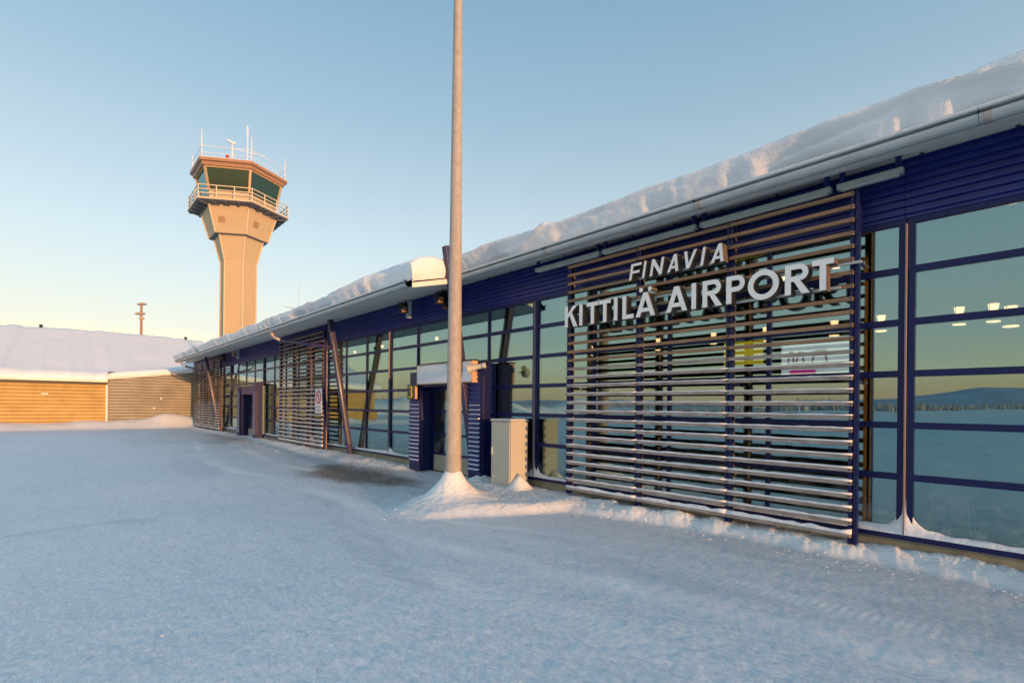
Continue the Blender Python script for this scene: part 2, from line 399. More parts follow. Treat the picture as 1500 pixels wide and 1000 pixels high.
def grid_object(name, P, mats, parent=None, smooth=True, closed=False):
    """P: (n, m, 3) array of points -> quad sheet"""
    n, m, _ = P.shape
    idx = np.arange(n * m).reshape(n, m)
    q = np.stack([idx[:-1, :-1], idx[1:, :-1], idx[1:, 1:], idx[:-1, 1:]], -1).reshape(-1, 4)
    V = P.reshape(-1, 3); o = Vector(((V[:, 0].min() + V[:, 0].max()) / 2, (V[:, 1].min() + V[:, 1].max()) / 2, V[:, 2].min()))
    me = bpy.data.meshes.new(name)
    me.vertices.add(len(V)); me.vertices.foreach_set('co', (V - np.array(o)).ravel())
    me.loops.add(q.size); me.loops.foreach_set('vertex_index', q.ravel().astype(np.int32))
    me.polygons.add(len(q)); me.polygons.foreach_set('loop_start', np.arange(0, q.size, 4, dtype=np.int32))
    me.polygons.foreach_set('use_smooth', np.ones(len(q), dtype=bool))
    for mm in (mats if isinstance(mats, (list, tuple)) else [mats]): me.materials.append(mm)
    me.update(calc_edges=True); me.validate()
    return place(bpy.data.objects.new(name, me), o, parent)

# ------------------------------------------------------------------ ground: one sheet to the horizon (s = -x along the front, n = -y outwards)
def bank_height(s, n):
    ne = np.interp(s, [-20, 0, 2, 3.8, 4.8, 5.6, 6.1, 6.6, 7.4, 8.0, 8.35, 8.7, 9.1, 11, 12, 14, 20, 24, 30, 60],
                   [.56, .56, .56, .62, .85, 1.22, 2.3, 3.3, 3.25, 2.5, 1.7, .9, .35, .2, .8, 1.0, .9, .9, .7, .7])
    hh = np.interp(s, [-20, 4, 6, 7, 8.2, 8.8, 9.2, 11, 12, 14, 60], [.15, .15, .12, .10, .10, .10, .06, .02, .09, .10, .10])
    ne = ne + 0.09 * fbm(s * 1.1, n * 0.6, 3, 4)
    w = np.interp(s, [-20, 5, 6.2, 8, 9, 60], [.46, .44, 1.1, 1.2, .5, .55])
    t = np.clip((ne - n) / w, 0, 1)
    h = hh * np.clip(t * 1.5, 0, 1) ** 0.8 * (1 - .4 * np.exp(-np.clip(n, 0, None) / .10))
    lump = np.clip(fbm(s * 3.2, n * 3.2, 11, 5, .6), -1, 1.2)
    h = h * (1 + np.interp(s, [5, 6.2, 8.5, 9], [.2, .10, .10, .2]) * lump) * np.where(t > 0, 1, 0)
    # cone blown up round the mast, small cone at the cabinet, drift at the linked building
    r = np.hypot(s - 7.33, n - 2.05); h = h + 0.50 * np.exp(-np.clip(r - 0.12, 0, None) / 0.22) * (r < 2)
    r = np.hypot((s - 7.32), (n - 0.50)); h = h + 0.30 * np.clip(1 - r / 0.26, 0, 1) ** 1.1
    r = np.hypot((s - 8.75) / 1.3, (n - 0.35)); h = h + 0.12 * np.clip(1 - r / 0.4, 0, 1)
    dr = sstep(39.7, 41.7, s) * np.interp(n, [-3, 0, 2, 4.6, 7, 12, 20], [.55, .72, .85, .46, .42, .42, .3])
    dr = dr * (1 + 0.25 * fbm(s * .9, n * .7, 21, 4))
    h = np.maximum(h, dr)
    return np.where(n < -0.02, np.where(s > 41.9, h, -0.02), h)

def seg_dist(x, y, pts):
    d = np.full(x.shape, 1e9)
    for (ax, ay), (bx, by) in zip(pts[:-1], pts[1:]):
        vx, vy = bx - ax, by - ay; t = np.clip(((x - ax) * vx + (y - ay) * vy) / (vx * vx + vy * vy), 0, 1)
        d = np.minimum(d, np.hypot(x - ax - t * vx, y - ay - t * vy))
    return d
def smooth_path(p, k=8):
    out = []
    for i in range(len(p) - 1):
        a, b, c_, d = p[max(i - 1, 0)], p[i], p[i + 1], p[min(i + 2, len(p) - 1)]
        for j in range(k):
            t = j / k
            out.append(tuple(0.5 * (2 * b[q] + (c_[q] - a[q]) * t + (2 * a[q] - 5 * b[q] + 4 * c_[q] - d[q]) * t * t + (3 * b[q] - a[q] - 3 * c_[q] + d[q]) * t ** 3) for q in (0, 1)))
    return out + [p[-1]]

def make_ground():
    ang = np.concatenate([np.arange(88, 189, 0.15), np.arange(189, 448, 3.0)]); ang = np.radians(np.append(ang, 448.0))
    rad = np.concatenate([np.linspace(0.05, 2.2, 8), 2.25 * 1.0095 ** np.arange(0, 360), 2.25 * 1.0095 ** 360 * 1.09 ** np.arange(1, 56)])
    A, Rd = np.meshgrid(ang, rad, indexing='ij')
    x = CAM.x + Rd * np.cos(A); y = CAM.y + Rd * np.sin(A); s, n = -x, -y
    near = np.clip(1.6 - Rd / 40, 0, 1)
    z = 0.020 * fbm(s * .22, n * .35, 31, 2) * near + 0.0022 * fbm(s * 1.6, n * 4.2, 41, 4) * near + 0.0022 * fbm(s * 11, n * 16, 47, 3) * np.clip(1.3 - Rd / 14, 0, 1)
    z = np.where(n < 0, 0, z)
    hb = bank_height(s, n) * np.clip(2 - Rd / 60, 0, 1)
    fine_l = np.clip(fbm(s * 12, n * 12, 55, 4, .65), -.6, 1) * 0.010 * np.clip(hb / 0.08, 0, 1) * (Rd < 20)
    z = z + hb + fine_l
    z = np.where((n < -0.02) & (s < 41.8) & (s > -12) & (n > -16), -0.06, z)
    # plough ridge far out on the apron (seen mirrored in the glass)
    ridge = 1.5 * np.exp(-((n - 34 - 3 * vnoise(s * .05, s * 0, 5)) / 3.0) ** 2) * (0.7 + 0.5 * vnoise(s * .13, n * .1, 6)) * (Rd < 160)
    z = z + np.clip(ridge, 0, None)
    P = np.stack([x, y, z], -1)
    o = grid_object('snow_ground', P, [M['packed'], M['bank']])
    me = o.data
    idx = np.arange(hb.size).reshape(hb.shape)
    hbq = hb[:-1, :-1]; me.polygons.foreach_set('material_index', ((hbq > 0.07) | (ridge[:-1, :-1] > 0.12)).astype(np.int32).ravel())
    tr1 = smooth_path([(26, 2.6), (24.3, 2.97), (16.9, 3.83), (14.0, 3.89), (12.2, 3.54), (9.8, 3.41), (8.0, 3.45), (6.15, 3.75), (3.9, 3.5), (2.5, 3.1), (-2, 2.4)])
    tr2 = smooth_path([(27, 1.2), (24.3, 1.58), (17.6, 2.36), (14.4, 2.53), (11.9, 2.11), (10.5, 1.6)])
    tr3 = [(6.2, 2.9), (3.27, 1.62), (2.2, 1.32), (1.32, 1.09), (.37, .98), (-3, .9)]
    tr4 = smooth_path([(5.6, 3.0), (3.4, 2.5), (2.36, 2.34), (1.54, 2.29), (.86, 2.2), (.3, 2.16), (-3, 2.0)])
    tr = np.zeros(x.shape); td = np.zeros(x.shape)
    for pts, w, k in ((tr1, .24, 1.0), (tr2, .22, 1.0), (tr3, .12, 1.0), (tr4, .17, 1.0), ([(p[0], p[1] + 1.75) for p in tr4], .2, .7), ([(p[0], p[1] + .6) for p in tr3], .12, .4)):
        d = seg_dist(s, n, pts); dst = tr if pts[0][0] > 20 else td; np.maximum(dst, k * np.clip(1.2 - d / w, 0, 1) * np.clip(0.75 + 0.7 * fbm(s * .8, n * 1.5, 60, 2), 0, 1), out=dst)
    e1 = np.hypot((s - 11.7) / 2.5, (n - 1.75 - 0.06 * (s - 11)) / 1.0) + 0.28 * fbm(s * .9, n * 1.3, 70, 3)
    e2 = np.hypot((s - 27.2) / 4.2, (n - 0.9) / 1.5) + 0.3 * fbm(s * .6, n * 1.0, 71, 3)
    dirt = np.maximum(np.clip((1.1 - e1) * 1.8, 0, 1), np.clip((1.0 - e2) * 0.8, 0, .6))
    d = seg_dist(s, n, [(8.6, 8.2), (8.95, 7.2), (9.1, 6.6), (8.9, 6.2)])
    ice = np.clip(1 - d / (0.10 + 0.12 * (fbm(s * 2.5, n * 2.5, 80, 2) + .6).clip(0)), 0, 1) * .5
    ice = np.maximum(ice, np.clip(fbm(s * .35 + 3, n * 1.1, 83, 3) - .25, 0, .22) * (n < 5) * near)
    for nm, a in (('track', tr), ('tread', td), ('dirt', dirt), ('ice', ice), ('fresh', sstep(.004, .05, hb))):
        at = me.attributes.new(nm, 'FLOAT', 'POINT'); at.data.foreach_set('value', a.ravel().astype(np.float32))
    tag(o, kind='structure')
    return o
ground = make_ground()

def hill(name, pts, depth, material):
    """a low fell: a crest line (x, y, height) with long slopes on both sides"""
    xs = np.array(pts, float); t = np.linspace(0, len(xs) - 1, 120)
    cx, cy, ch = (np.interp(t, np.arange(len(xs)), xs[:, i]) for i in range(3))
    k = np.linspace(-1, 1, 17); prof = np.cos(k * math.pi / 2) ** 1.4
    X = cx[:, None] + 0 * k; Y = cy[:, None] + depth * k[None, :]; Z = ch[:, None] * prof[None, :] * (1 + .06 * vnoise(X / 90, Y / 60, 9)) - 1.0
    return tag(grid_object(name, np.stack([X, Y, Z], -1), material), kind='structure')
hill('distant_fell', [(-1500, -2600, 0), (-1000, -2700, 35), (-500, -2600, 45), (-250, -2600, 75), (0, -2600, 72), (150, -2600, 52), (380, -2600, 40), (900, -2600, 30), (1500, -2700, 0)], 500, M['hill'])
hill('low_ridge', [(-3400, -900, 30), (-3000, -1500, 35), (-2300, -1900, 45), (-1700, -2300, 38), (-900, -2600, 30)], 500, M['hill'])

def far_pile():
    u = np.linspace(-16, -75, 140); v = np.linspace(-1, 1, 25)
    U, V = np.meshgrid(u, v, indexing='ij')
    h = (2.6 + 1.1 * vnoise(U * .09, U * 0, 400) + .5 * vnoise(U * .35, V * 2, 401)) * np.clip(np.minimum((-16 - U) / 4, (U + 75) / 8), 0, 1) ** .7
    X = -66 - .12 * (U + 40) + V * 7; Z = h * np.cos(V * math.pi / 2) ** 1.1 + .12 * fbm(X * .5, U * .5, 402, 4) - .08
    return tag(grid_object('snow_pile', np.stack([X, U, Z], -1), M['bank']), kind='structure')
far_pile()

def forest():
    rng = np.random.default_rng(4); mb = MB()
    for i in range(4200):
        a = rng.uniform(math.pi * 0.99, math.pi * 1.72); r = rng.uniform(420, 640)
        x, y = r * math.cos(a), r * math.sin(a) - 7
        if y > -60: continue
        h = (3 + 6 * rng.random() ** 2) * (0.8 + 0.35 * math.sin(a * 9)); w = h * rng.uniform(.18, .30)
        n = 5; vs = [(x + w * math.cos(2 * math.pi * k / n), y + w * math.sin(2 * math.pi * k / n), -0.5) for k in range(n)]
        vs += [(x + w * .55 * math.cos(2 * math.pi * k / n + .4), y + w * .55 * math.sin(2 * math.pi * k / n + .4), h * .5) for k in range(n)] + [(x, y, h)]
        fs = [(k, (k + 1) % n, n + (k + 1) % n, n + k) for k in range(n)] + [(n + k, n + (k + 1) % n, 2 * n) for k in range(n)]
        mb.add(vs, fs)
    o = mb.build('forest', M['forest'])
    return tag(o, 'frosted far-off wood beyond the apron, seen mirrored in the glass', 'forest', kind='stuff')
forest()

# ------------------------------------------------------------------ the terminal
ZS, ZT = 0.30, 3.775                    # sill top, window head
TR = [0.915, 1.50, 2.085, 2.67, 3.26]   # transoms
S_END = 41.75
SLOPE = 0.25
term = thing('terminal_building', (-16, 4, 0), 'long low terminal with blue framed glass front, blue cladding and snow-laden eaves', 'terminal')

MB().box(-S_END, 10.6, 0.02, 0.30, -0.3, 0.215).build('plinth', M['plinth'], term)

# glazed bays
pane_cache = {}
def pane(bay, x0, x1, z0, z1):
    w, h = round(x1 - x0, 3), round(z1 - z0, 3)
    if (w, h) not in pane_cache:
        pane_cache[(w, h)] = B(-w / 2, w / 2, 0, 0.024, 0, h).mesh('glass_pane', M['glass'], (0, 0, 0))
    o = bpy.data.objects.new('glass_pane', pane_cache[(w, h)])
    place(o, ((x0 + x1) / 2, 0.0, z0), bay)
    o.rotation_euler = (R(random.gauss(0, .15)), 0, R(random.gauss(0, .24)))
    return o

DOORS = [(8.86, 11.70), (25.3, 28.3)]   # stretches of the front given over to entrances (s)
grid = [1.4 + 6.01 * k for k in range(-2, 7)] + [S_END - 0.1]
for k in range(len(grid) - 1):
    a, b = grid[k], grid[k + 1]
    bm_ = MB()
    door = next((d for d in DOORS if a - .1 < d[0] and d[1] < b + 1.0), None)
    zs = [ZS] + TR + [ZT]
    # sill band, broken at an entrance
    runs = [(a, b)] if not door else [(a, door[0]), (door[1], b)]
    bm_.box(-b + .004, -a - .004, -0.02, 0.09, ZT, ZT + .06)
    bay = bm_.build('window_bay', M['frame'], term)
    for s0, s1 in runs:
        if s1 - s0 > .05: B(-s1 + .004, -s0 - .004, -0.075, 0.10, 0.215, 0.27).build('sill', M['frame'], bay)
    # main double mullion with its fin
    f = MB(); f.box(-a - .075, -a - .02, -0.03, 0.09, ZS - .03, ZT); f.box(-a + .02, -a + .075, -0.03, 0.09, ZS - .03, ZT)
    f.build('main_mullion', M['frame'], bay)
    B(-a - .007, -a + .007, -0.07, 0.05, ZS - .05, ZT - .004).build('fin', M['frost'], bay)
    subs = [a + (b - a) * i / 4 for i in range(5)]
    for i in range(1, 4):
        z0 = ZS
        if door and door[0] + .2 < subs[i] < door[1] - .2:
            if abs(subs[i] - 10.4) < .3: continue
            z0 = 2.09
        B(-subs[i] - .026, -subs[i] + .026, -0.028, 0.085, z0, ZT).build('mullion', M['frame'], bay)
    for z in TR:
        rr = [(a, b)] if not (door and z < 2.4) else [(a, door[0]), (door[1], b)]
        for s0, s1 in rr:
            if s1 - s0 > .12: B(-s1 + .076, -s0 - .076, -0.024, 0.08, z - .037, z + .037).build('transom', M['frame'], bay)
    for i in range(4):
        for j in range(6):
            s0, s1 = subs[i], subs[i + 1]
            z0, z1 = zs[j], zs[j + 1]
            if door and z1 < 2.3:
                if s0 >= door[0] - .1 and s1 <= door[1] + .1: continue
                if s0 < door[0] < s1: s1 = door[0]
                if s0 < door[1] < s1: s0 = door[1]
                if s1 - s0 < .15: continue
            pane(bay, -s1 + .012, -s0 - .012, z0 + .01, z1 - .01)

# snow lying on the sill, heaped at the fins
def sill_snow():
    s = np.arange(-4.6, S_END - .2, 0.03); k = np.linspace(0, 1, 9)
    S, K = np.meshgrid(s, k, indexing='ij')
    dm = np.min(np.abs(S[..., None] - np.array(grid)), -1)
    hgt = 0.055 + 0.02 * fbm(S * 1.5, S * 0, 5, 3) + 0.34 * np.exp(-dm / 0.055) + 0.13 * np.exp(-dm / 0.22)
    hgt = hgt * (0.85 + .1 * fbm(S * 9, K * 4, 6, 2))
    for d in DOORS: hgt = np.where((S > d[0] - .25) & (S < d[1] + .25), -0.2, hgt)
    depth = np.minimum(1.0, 0.75 + .15 * np.abs(fbm(S * 2, S * 0, 8, 2)))
    y = -0.078 * depth * (1 - K) - 0.002
    z = 0.268 + hgt * np.sin(np.clip(K, 0, 1) * math.pi / 2) ** (0.75 + 1.2 * np.exp(-dm / .2)) - 0.004 * (K == 0)
    o = grid_object('sill_snow', np.stack([-S, y, z], -1), M['snow'], term); o['kind'] = 'stuff'
sill_snow()

# corrugated blue band above the glass, 3 m sheets
def cladding(x0, x1, z0, z1, y, pitch=0.0865, depth=0.036, parent=None, name='cladding_sheet', m=None):
    prof = []; z = z0
    while z < z1 - 1e-4:
        for dz, dy in ((0, 0), (.34, 0), (.50, 1), (.84, 1)):
            zz = z + dz * pitch
            if zz <= z1: prof.append((zz, y - dy * depth))
        z += pitch
    prof.append((z1, y))
    mb = MB()
    mb.ringpoly([[(x, p[1], p[0]) for p in prof] + [(x, y + .03, z1), (x, y + .03, z0)] for x in (x0, x1)], caps=(True, True))
    return mb.build(name, m or M['blue'], parent)
for k in range(18):
    s0 = -10.6 + 3.005 * k; s1 = min(s0 + 3.0, S_END)
    if s1 - s0 > .2: cladding(-s1, -s0, ZT + .065, 4.50, -0.03, parent=term)

# eaves: soffit strips and roof deck (left wing projects further)
for s0, s1, e in ((-10.6, 9.2, 0.7), (9.2, 36.2, 1.8), (36.2, S_END + .2, .35)):
    mb = MB()
    st = s0
    zw = 4.52; zl = zw - SLOPE * e
    mb.ringpoly([[(-s, 0.3, zw + .07), (-s, -e, zl), (-s, -e, zl + .10), (-s, 0.3, zw + .19)] for s in (s0, s1)], caps=(True, True))
    mb.build('soffit', M['soffit'], term)
    # gutter: half-round trough with a rolled lip, in 3 m lengths with joint straps
    prof = [(-e - .005, .10), (-e - .005, .0)]
    for i in range(9):
        a = math.pi * i / 8; prof.append((-e - .085 - .08 * math.cos(a) * 1.0, -.005 - .075 * math.sin(a)))
    prof += [(-e - .165, .03), (-e - .185, .045), (-e - .172, .06), (-e - .155, .045)]
    zg = zl + .065 + (0.0 if e < 1 else .0)
    n = max(1, int(round((s1 - s0) / 3.0))); L = (s1 - s0) / n
    for i in range(n):
        a, b = s0 + i * L, s0 + (i + 1) * L
        rings = [[(-q, p[0], zg + p[1]) for p in prof] + [(-q, p[0] + .004, zg + p[1] + .006) for p in prof[::-1]] for q in (a + .002, b - .002)]
        g = MB().ringpoly(rings, caps=(True, True)).build('gutter', M['gutter'], term, smooth=False)
        MB().tube([(-a - .002, -e - .172, zg + .052), (-b + .002, -e - .172, zg + .052)], .021, 12).build('gutter_lip', M['lip'], g)
        strap = [(p[0] - .004, p[1] - .004) for p in prof[2:-2]]
        MB().ringpoly([[(-q, p[0], zg + p[1]) for p in strap] + [(-q, p[0] + .004, zg + p[1] + .004) for p in strap[::-1]] for q in (b - .09, b - .03)], caps=(True, True)).build('gutter_joint', M['pipe'], g)
    if e == .7:
        v = MB()
        for i in range(26):
            q = s0 + .6 + i * .75; v.tube([(-q, -.17, zw - .12 * SLOPE + .012), (-q, -.17, zw - .17 * SLOPE - .012)], .022, 8)
        o = v.build('vent_holes', M['black'], term); o['kind'] = 'stuff'
# main roof deck under the snow
MB().ringpoly([[(-s, 0.28, 4.6), (-s, 8.0, 6.55), (-s, 16.0, 4.6), (-s, 16.0, 4.45), (-s, 8.0, 6.4), (-s, 0.28, 4.45)] for s in (-10.6, S_END + .3)], caps=(True, True)).build('roof_deck', M['trim'], term)

def roof_snow(name, s0, s1, e, cap_right, th0, seed):
    s = np.arange(s0, s1 + 1e-6, 0.045 if s0 < 9 else 0.05)
    T = np.concatenate([np.linspace(0, .55, 26), np.linspace(.57, 1, 22)])
    S, K = np.meshgrid(s, T, indexing='ij')
    zl = 4.52 - SLOPE * e + .10
    th = th0 * (1 + (e > 1) * (1.15 * np.exp(-((S - s0) / 1.5) ** 2) if cap_right else .028 * np.clip(S - 2, -2, 7.5)) + .035 * vnoise(S * .16, S * 0, seed) + .02 * vnoise(S * .8, S * 0, seed + 1))
    # profile: up the bulging face, over the brow and back up the slope
    f = np.clip(K / .55, 0, 1); g = np.clip((K - .55) / .45, 0, 1)
    und = .03 * vnoise(S * .25, S * 0, seed + 2)
    out = .125 + und + .13 * np.sin(f * math.pi * .60) - .30 * np.clip(f - .55, 0, 1) ** 1.6 * 2.2
    n_ = e + out - 10.4 * g ** 1.6
    n_ = n_
    z = zl + .0 + th * np.sin(f * math.pi / 2) ** .85 + SLOPE * 10.4 * g ** 1.6
    if cap_right and e > 1:             # the free end is blown round
        wr = np.exp(-((S - s0) / 1.1) ** 2)
        n_ = n_ * (1 - wr) + (e + .10 - .85 * (1 - np.cos(f * math.pi / 2)) - 10.4 * g ** 1.6) * wr
    # wind-carved dents: slanting ridges plus lumps
    wob = fbm(S * .5, z * .6, seed + 3, 2)
    v = z * 3.0 + S * .22 + .7 * wob
    r1 = (1 - np.abs(vnoise(S * .20, v, seed + 8))) ** 3
    r2 = (1 - np.abs(vnoise(S * .40 + 9, v * 1.7, seed + 9))) ** 3
    fs = np.sin(np.clip(f, 0, 1) * math.pi)
    crease = (1 - np.abs(vnoise(S * .26 + 5, v * .9 + 3, seed + 10))) ** 9
    d = .035 * wob + (.075 * r1 + .035 * r2) * fs - .055 * crease * fs + .011 * fbm(S * 1.9, z * 3.6, seed + 5, 4, .6) + .006 * fbm(S * 9, z * 11, seed + 11, 3, .6)
    d = d * np.clip(f * 4, 0, 1)
    ang = f * math.pi / 2
    n_ = n_ + d * np.cos(ang) ; z = z + d * np.sin(ang) * .8
    lift = np.clip(vnoise(S * .9, S * 0, seed + 6) - .15, 0, 1) * .09 + np.clip(fbm(S * 5, S * 0, seed + 7, 2), 0, 1) * .03
    z = z + lift * (1 - f) ** 2; n_ = n_ - (lift * 1.2) * (1 - f) ** 2
    P = np.stack([-S, -n_, z], -1)
    rings = [P]
    if cap_right:
        # rounded end face towards the right: shrink the first ring to its root line
        base = P[0]; ctr = np.stack([np.full(len(T), -s0), -(np.minimum(-base[:, 1] * -1 * -1, 0) * 0 + np.clip(-base[:, 1], None, e) * 0 + np.clip(-base[:, 1], -9, e * .98)), np.full(len(T), zl + .02)], -1)
        ctr[:, 2] = np.where(base[:, 1] > -e * .98, np.minimum(base[:, 2], zl + .02 + (e + base[:, 1]) * SLOPE + .02), zl + .02)
        caps = []
        for k in (1.0, .93, .78, .55, .28):
            c = ctr + (base - ctr) * k; c[:, 0] = -s0 + .13 * math.sqrt(max(0, 1 - k * k)) + .02 * fbm(base[:, 1] * 4 + k * 3, base[:, 2] * 4, seed, 2); caps.append(c)
        ctr[:, 0] = -s0 + .05; caps.append(ctr)
        P = np.concatenate([np.stack(caps[::-1]), P[1:]], 0)
    # underside start: tuck the first profile row inwards
    o = grid_object(name, P, M['roofsnow'], term); o['kind'] = 'stuff'
    return o
roof_snow('roof_snow', -10.6, 9.25, 0.7, False, .40, 100)
roof_snow('roof_snow', 9.32, 36.3, 1.8, True, .31, 140)
roof_snow('roof_snow', 36.32, S_END + .4, .35, False, .22, 180)

# inclined struts
for s, n1, z1 in ((9.16, 1.0, 5.07), (15.72, .86, 4.32), (33.4, .9, 4.32)):
    mb = MB(); mb.bar((-s, -.14, 0.0), (-s, -n1, z1), .15, .15, up=(1, 0, 0))
    st = mb.build('roof_strut', M['strut'], term, bevel=.012)
    MB().box(-s - .13, -s + .13, -.29, -.01, 0.02, .05).build('base_plate', M['strut'], st)
    if s > 10:
        # downpipe: elbow at the gutter, slanted leader, then down along the strut
        g = (-s - 2.3 if s < 20 else -s - 1.4)
        zt = 4.02
        q = [(g, -1.88, zt + .04), (g, -1.88, zt - .06), (g + .03, -1.80, zt - .16), (g + .16, -1.66, zt - .24)]
        dp = MB().tube(q, .055, 12).build('downpipe_elbow', M['pipe'], term, smooth=True)
        a = Vector((g + .16, -1.66, zt - .24)); b = Vector((-s - .02, -.80, 3.45))
        MB().tube([a, b], .05, 12).build('downpipe_leader', M['strut'], term, smooth=True)
        MB().tube([(-s + .095, -.80, 3.62), (-s + .095, -.24, .42)], .028, 10).build('downpipe', M['pipe'], term, smooth=True)

# interior shell
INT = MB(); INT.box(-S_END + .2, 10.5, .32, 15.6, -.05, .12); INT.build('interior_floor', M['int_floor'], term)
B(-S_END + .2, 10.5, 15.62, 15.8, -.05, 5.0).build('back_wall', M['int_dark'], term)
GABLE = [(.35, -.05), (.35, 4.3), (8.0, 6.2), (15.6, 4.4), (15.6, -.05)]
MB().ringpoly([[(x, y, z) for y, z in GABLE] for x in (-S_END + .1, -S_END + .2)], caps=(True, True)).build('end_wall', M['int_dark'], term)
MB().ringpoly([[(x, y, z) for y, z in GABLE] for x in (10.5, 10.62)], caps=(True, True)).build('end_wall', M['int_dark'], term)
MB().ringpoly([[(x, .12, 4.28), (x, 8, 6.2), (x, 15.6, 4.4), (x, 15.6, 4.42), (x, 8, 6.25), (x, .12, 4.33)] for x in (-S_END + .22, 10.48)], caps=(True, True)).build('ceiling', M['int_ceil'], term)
for s in (-3.4, 2.2, 5.1, 7.6, 14.0, 20, 26, 32):
    B(-s - .12, -s + .12, 1.0, 1.24, .12, 4.48).build('interior_column', M['int_col'], term)
for s in (-6, 0, 6, 12, 18, 24, 30, 36):
    MB().bar((-s, 1.2, 4.35), (-s, 8, 5.95), .14, .26).build('roof_beam', M['int_col'], term)

# entrances
def entrance(s0, s1, fullsign):
    """s0 right jamb block, s1 left jamb block; glazed leaves between"""
    hdr = MB(); hdr.box(-s1 + .05, -s0 - .05, -.42, -.03, 2.12 if fullsign else 2.10, 2.20 if fullsign else 2.50)
    e = hdr.build('entrance', M['frame'], term)
    for a, b in ((s0 - .40, s0 + .03), (s1 - .03, s1 + .45)):
        ztop = 2.60 if a < s0 else (1.80 if fullsign else 2.45)
        B(-b, -a, -.44, -.031, .05, 2.60 if a < s0 else 2.50).build('jamb', M['frame'], e)
        pl = cladding(-b + .02, -a - .02, .22, ztop, -.442, pitch=.098, depth=.035, parent=e, name='cladding_sheet')
        mb = MB()
        for i in range(22):
            z = .22 + (i + 1) * .098 - .0157
            if z > (1.7 if fullsign else 2.2): break
            w = (.034 - .0008 * i); mb.ringpoly([[(x, -.444, z), (x, -.444 - w, z - .004), (x, -.444 - w * .8, z + .012), (x, -.444, z + .022)] for x in (-b + .025, -a - .025)], caps=(True, True))
        o = mb.build('rib_snow', M['snow'], e); o['kind'] = 'stuff'
        B(-a - .0, -a + .012, -.40, -.36, .3, 2.3).build('edge_trim', M['strut'], e)
    n = 2 if fullsign else 2
    L = (s1 - s0 - .12) / n
    y = -.06
    for i in range(n):
        a, b = s0 + .06 + i * L, s0 + .06 + (i + 1) * L
        fr = MB()
        fr.box(-b + .005, -b + .07, y - .03, y + .03, .06, 2.11); fr.box(-a - .07, -a - .005, y - .03, y + .03, .06, 2.11)
        fr.box(-b + .07, -a - .07, y - .03, y + .03, 2.04, 2.11)
        dr = fr.build('door_leaf', M['frame'], e)
        B(-b + .07, -a - .07, y - .02, y + .02, .07, .45).build('kick_plate', M['plinth'], dr)
        for z in (.45, .93, 1.50):
            B(-b + .0705, -a - .0705, y - .026, y + .026, z, z + .055).build('door_rail', M['frame'], dr)
        for z0, z1 in ((.505, .93), (.985, 1.50), (1.555, 2.04)):
            B(-b + .07, -a - .07, y - .008, y + .008, z0, z1).build('glass_pane', M['glass'], dr)
    return e
e1 = entrance(9.03, 11.12, True)
e2 = entrance(25.6, 27.9, False)
MB().tube([(-9.1, -.34, 1.39), (-8.62, -.50, 1.40)], .016, 8).build('grab_rail', M['pipe'], e1, smooth=True)
# pale strip added for the sunlit, snowy door frame by the far entrance
B(-25.19, -25.09, -.16, -.032, .28, 2.5).build('lit_frame_strip', M['plinth'], e2)

# ------------------------------------------------------------------ slatted screens
def screen(s0, s1, nb, label, frost_from):
    n, N = .35, 27
    t = thing('slatted_screen', (-(s0 + s1) / 2, -n, 0), label, 'screen', 'slatted timber screens along the terminal front')
    L = (s1 - s0) / nb
    for i in range(nb + 1):
        q = s0 + i * L; w = .045
        p = MB(); p.box(-q - w, -q - .006, -n + .026, -n + .10, .12, 4.22); p.box(-q + .006, -q + w, -n + .026, -n + .10, .12, 4.22)
        po = p.build('post', M['frame'], t)
        B(-q - .036, -q + .036, -n + .101, -n + .135, .14, 4.20).build('batten', M['batten'], po)
        for z in (.6, 2.0, 3.4, 4.1): B(-q - .02, -q + .02, -n + .136, -.035, z - .02, z + .02).build('wall_bracket', M['frame'], po)
        mb = MB()
        for k in range(N - 1): mb.box(-q - .03, -q + .03, -n - .0265, -n - .0235, 4.16 - .1515 * k - .006, 4.16 - .1515 * k + .006)
        ob = mb.build('slat_bolts', M['bolt'], po); ob['kind'] = 'stuff'
    mesh_a = B(-L / 2 + .003, L / 2 - .003, -.024, .024, -.023, .023).mesh('slat', M['slat'], (0, 0, 0), bevel=.005)
    mesh_b = mesh_a.copy(); mesh_b.materials.clear(); mesh_b.materials.append(M['frostslat'])
    snow = MB()
    for k in range(N):
        z = 4.16 - .1515 * k
        for i in range(nb):
            c = s0 + (i + .5) * L
            o = bpy.data.objects.new('slat', mesh_a if k < frost_from else mesh_b); 
            place(o, (-c, -n, z), t); o.rotation_euler = (R(random.gauss(0, 1.5)), R(random.gauss(0, .08)), 0)
            if i == 0 and s0 < 5: pass
            if k >= frost_from + 1:
                hh = .006 + .012 * min(1, (k - frost_from) / 12)
                if k == N - 1: hh = .04
                ns = 14; rg = []
                for j in range(ns + 1):
                    x = -c - L / 2 + L * j / ns; h2 = hh * random.uniform(.6, 1.3)
                    rg.append([(x, -n - .027, z + .020), (x, -n - .030, z + .026 + h2 * .4), (x, -n - .014, z + .026 + h2), (x, -n + .016, z + .026 + h2), (x, -n + .027, z + .022)])
                snow.ringpoly(rg, caps=(True, True))
    if snow.v:
        so = snow.build('slat_snow', M['snow'], t, smooth=True); so['kind'] = 'stuff'
    return t
screen(1.83, 6.24, 3, 'nearest slatted timber screen on blue posts, the one carrying the large raised letters', 12)
screen(17.55, 22.2, 3, 'middle slatted timber screen on blue posts, with a small prohibition board near its edge', 12)
screen(32.6, 39.5, 4, 'farthest slatted timber screen, at the far end of the glass front beside the olive wall', 16)

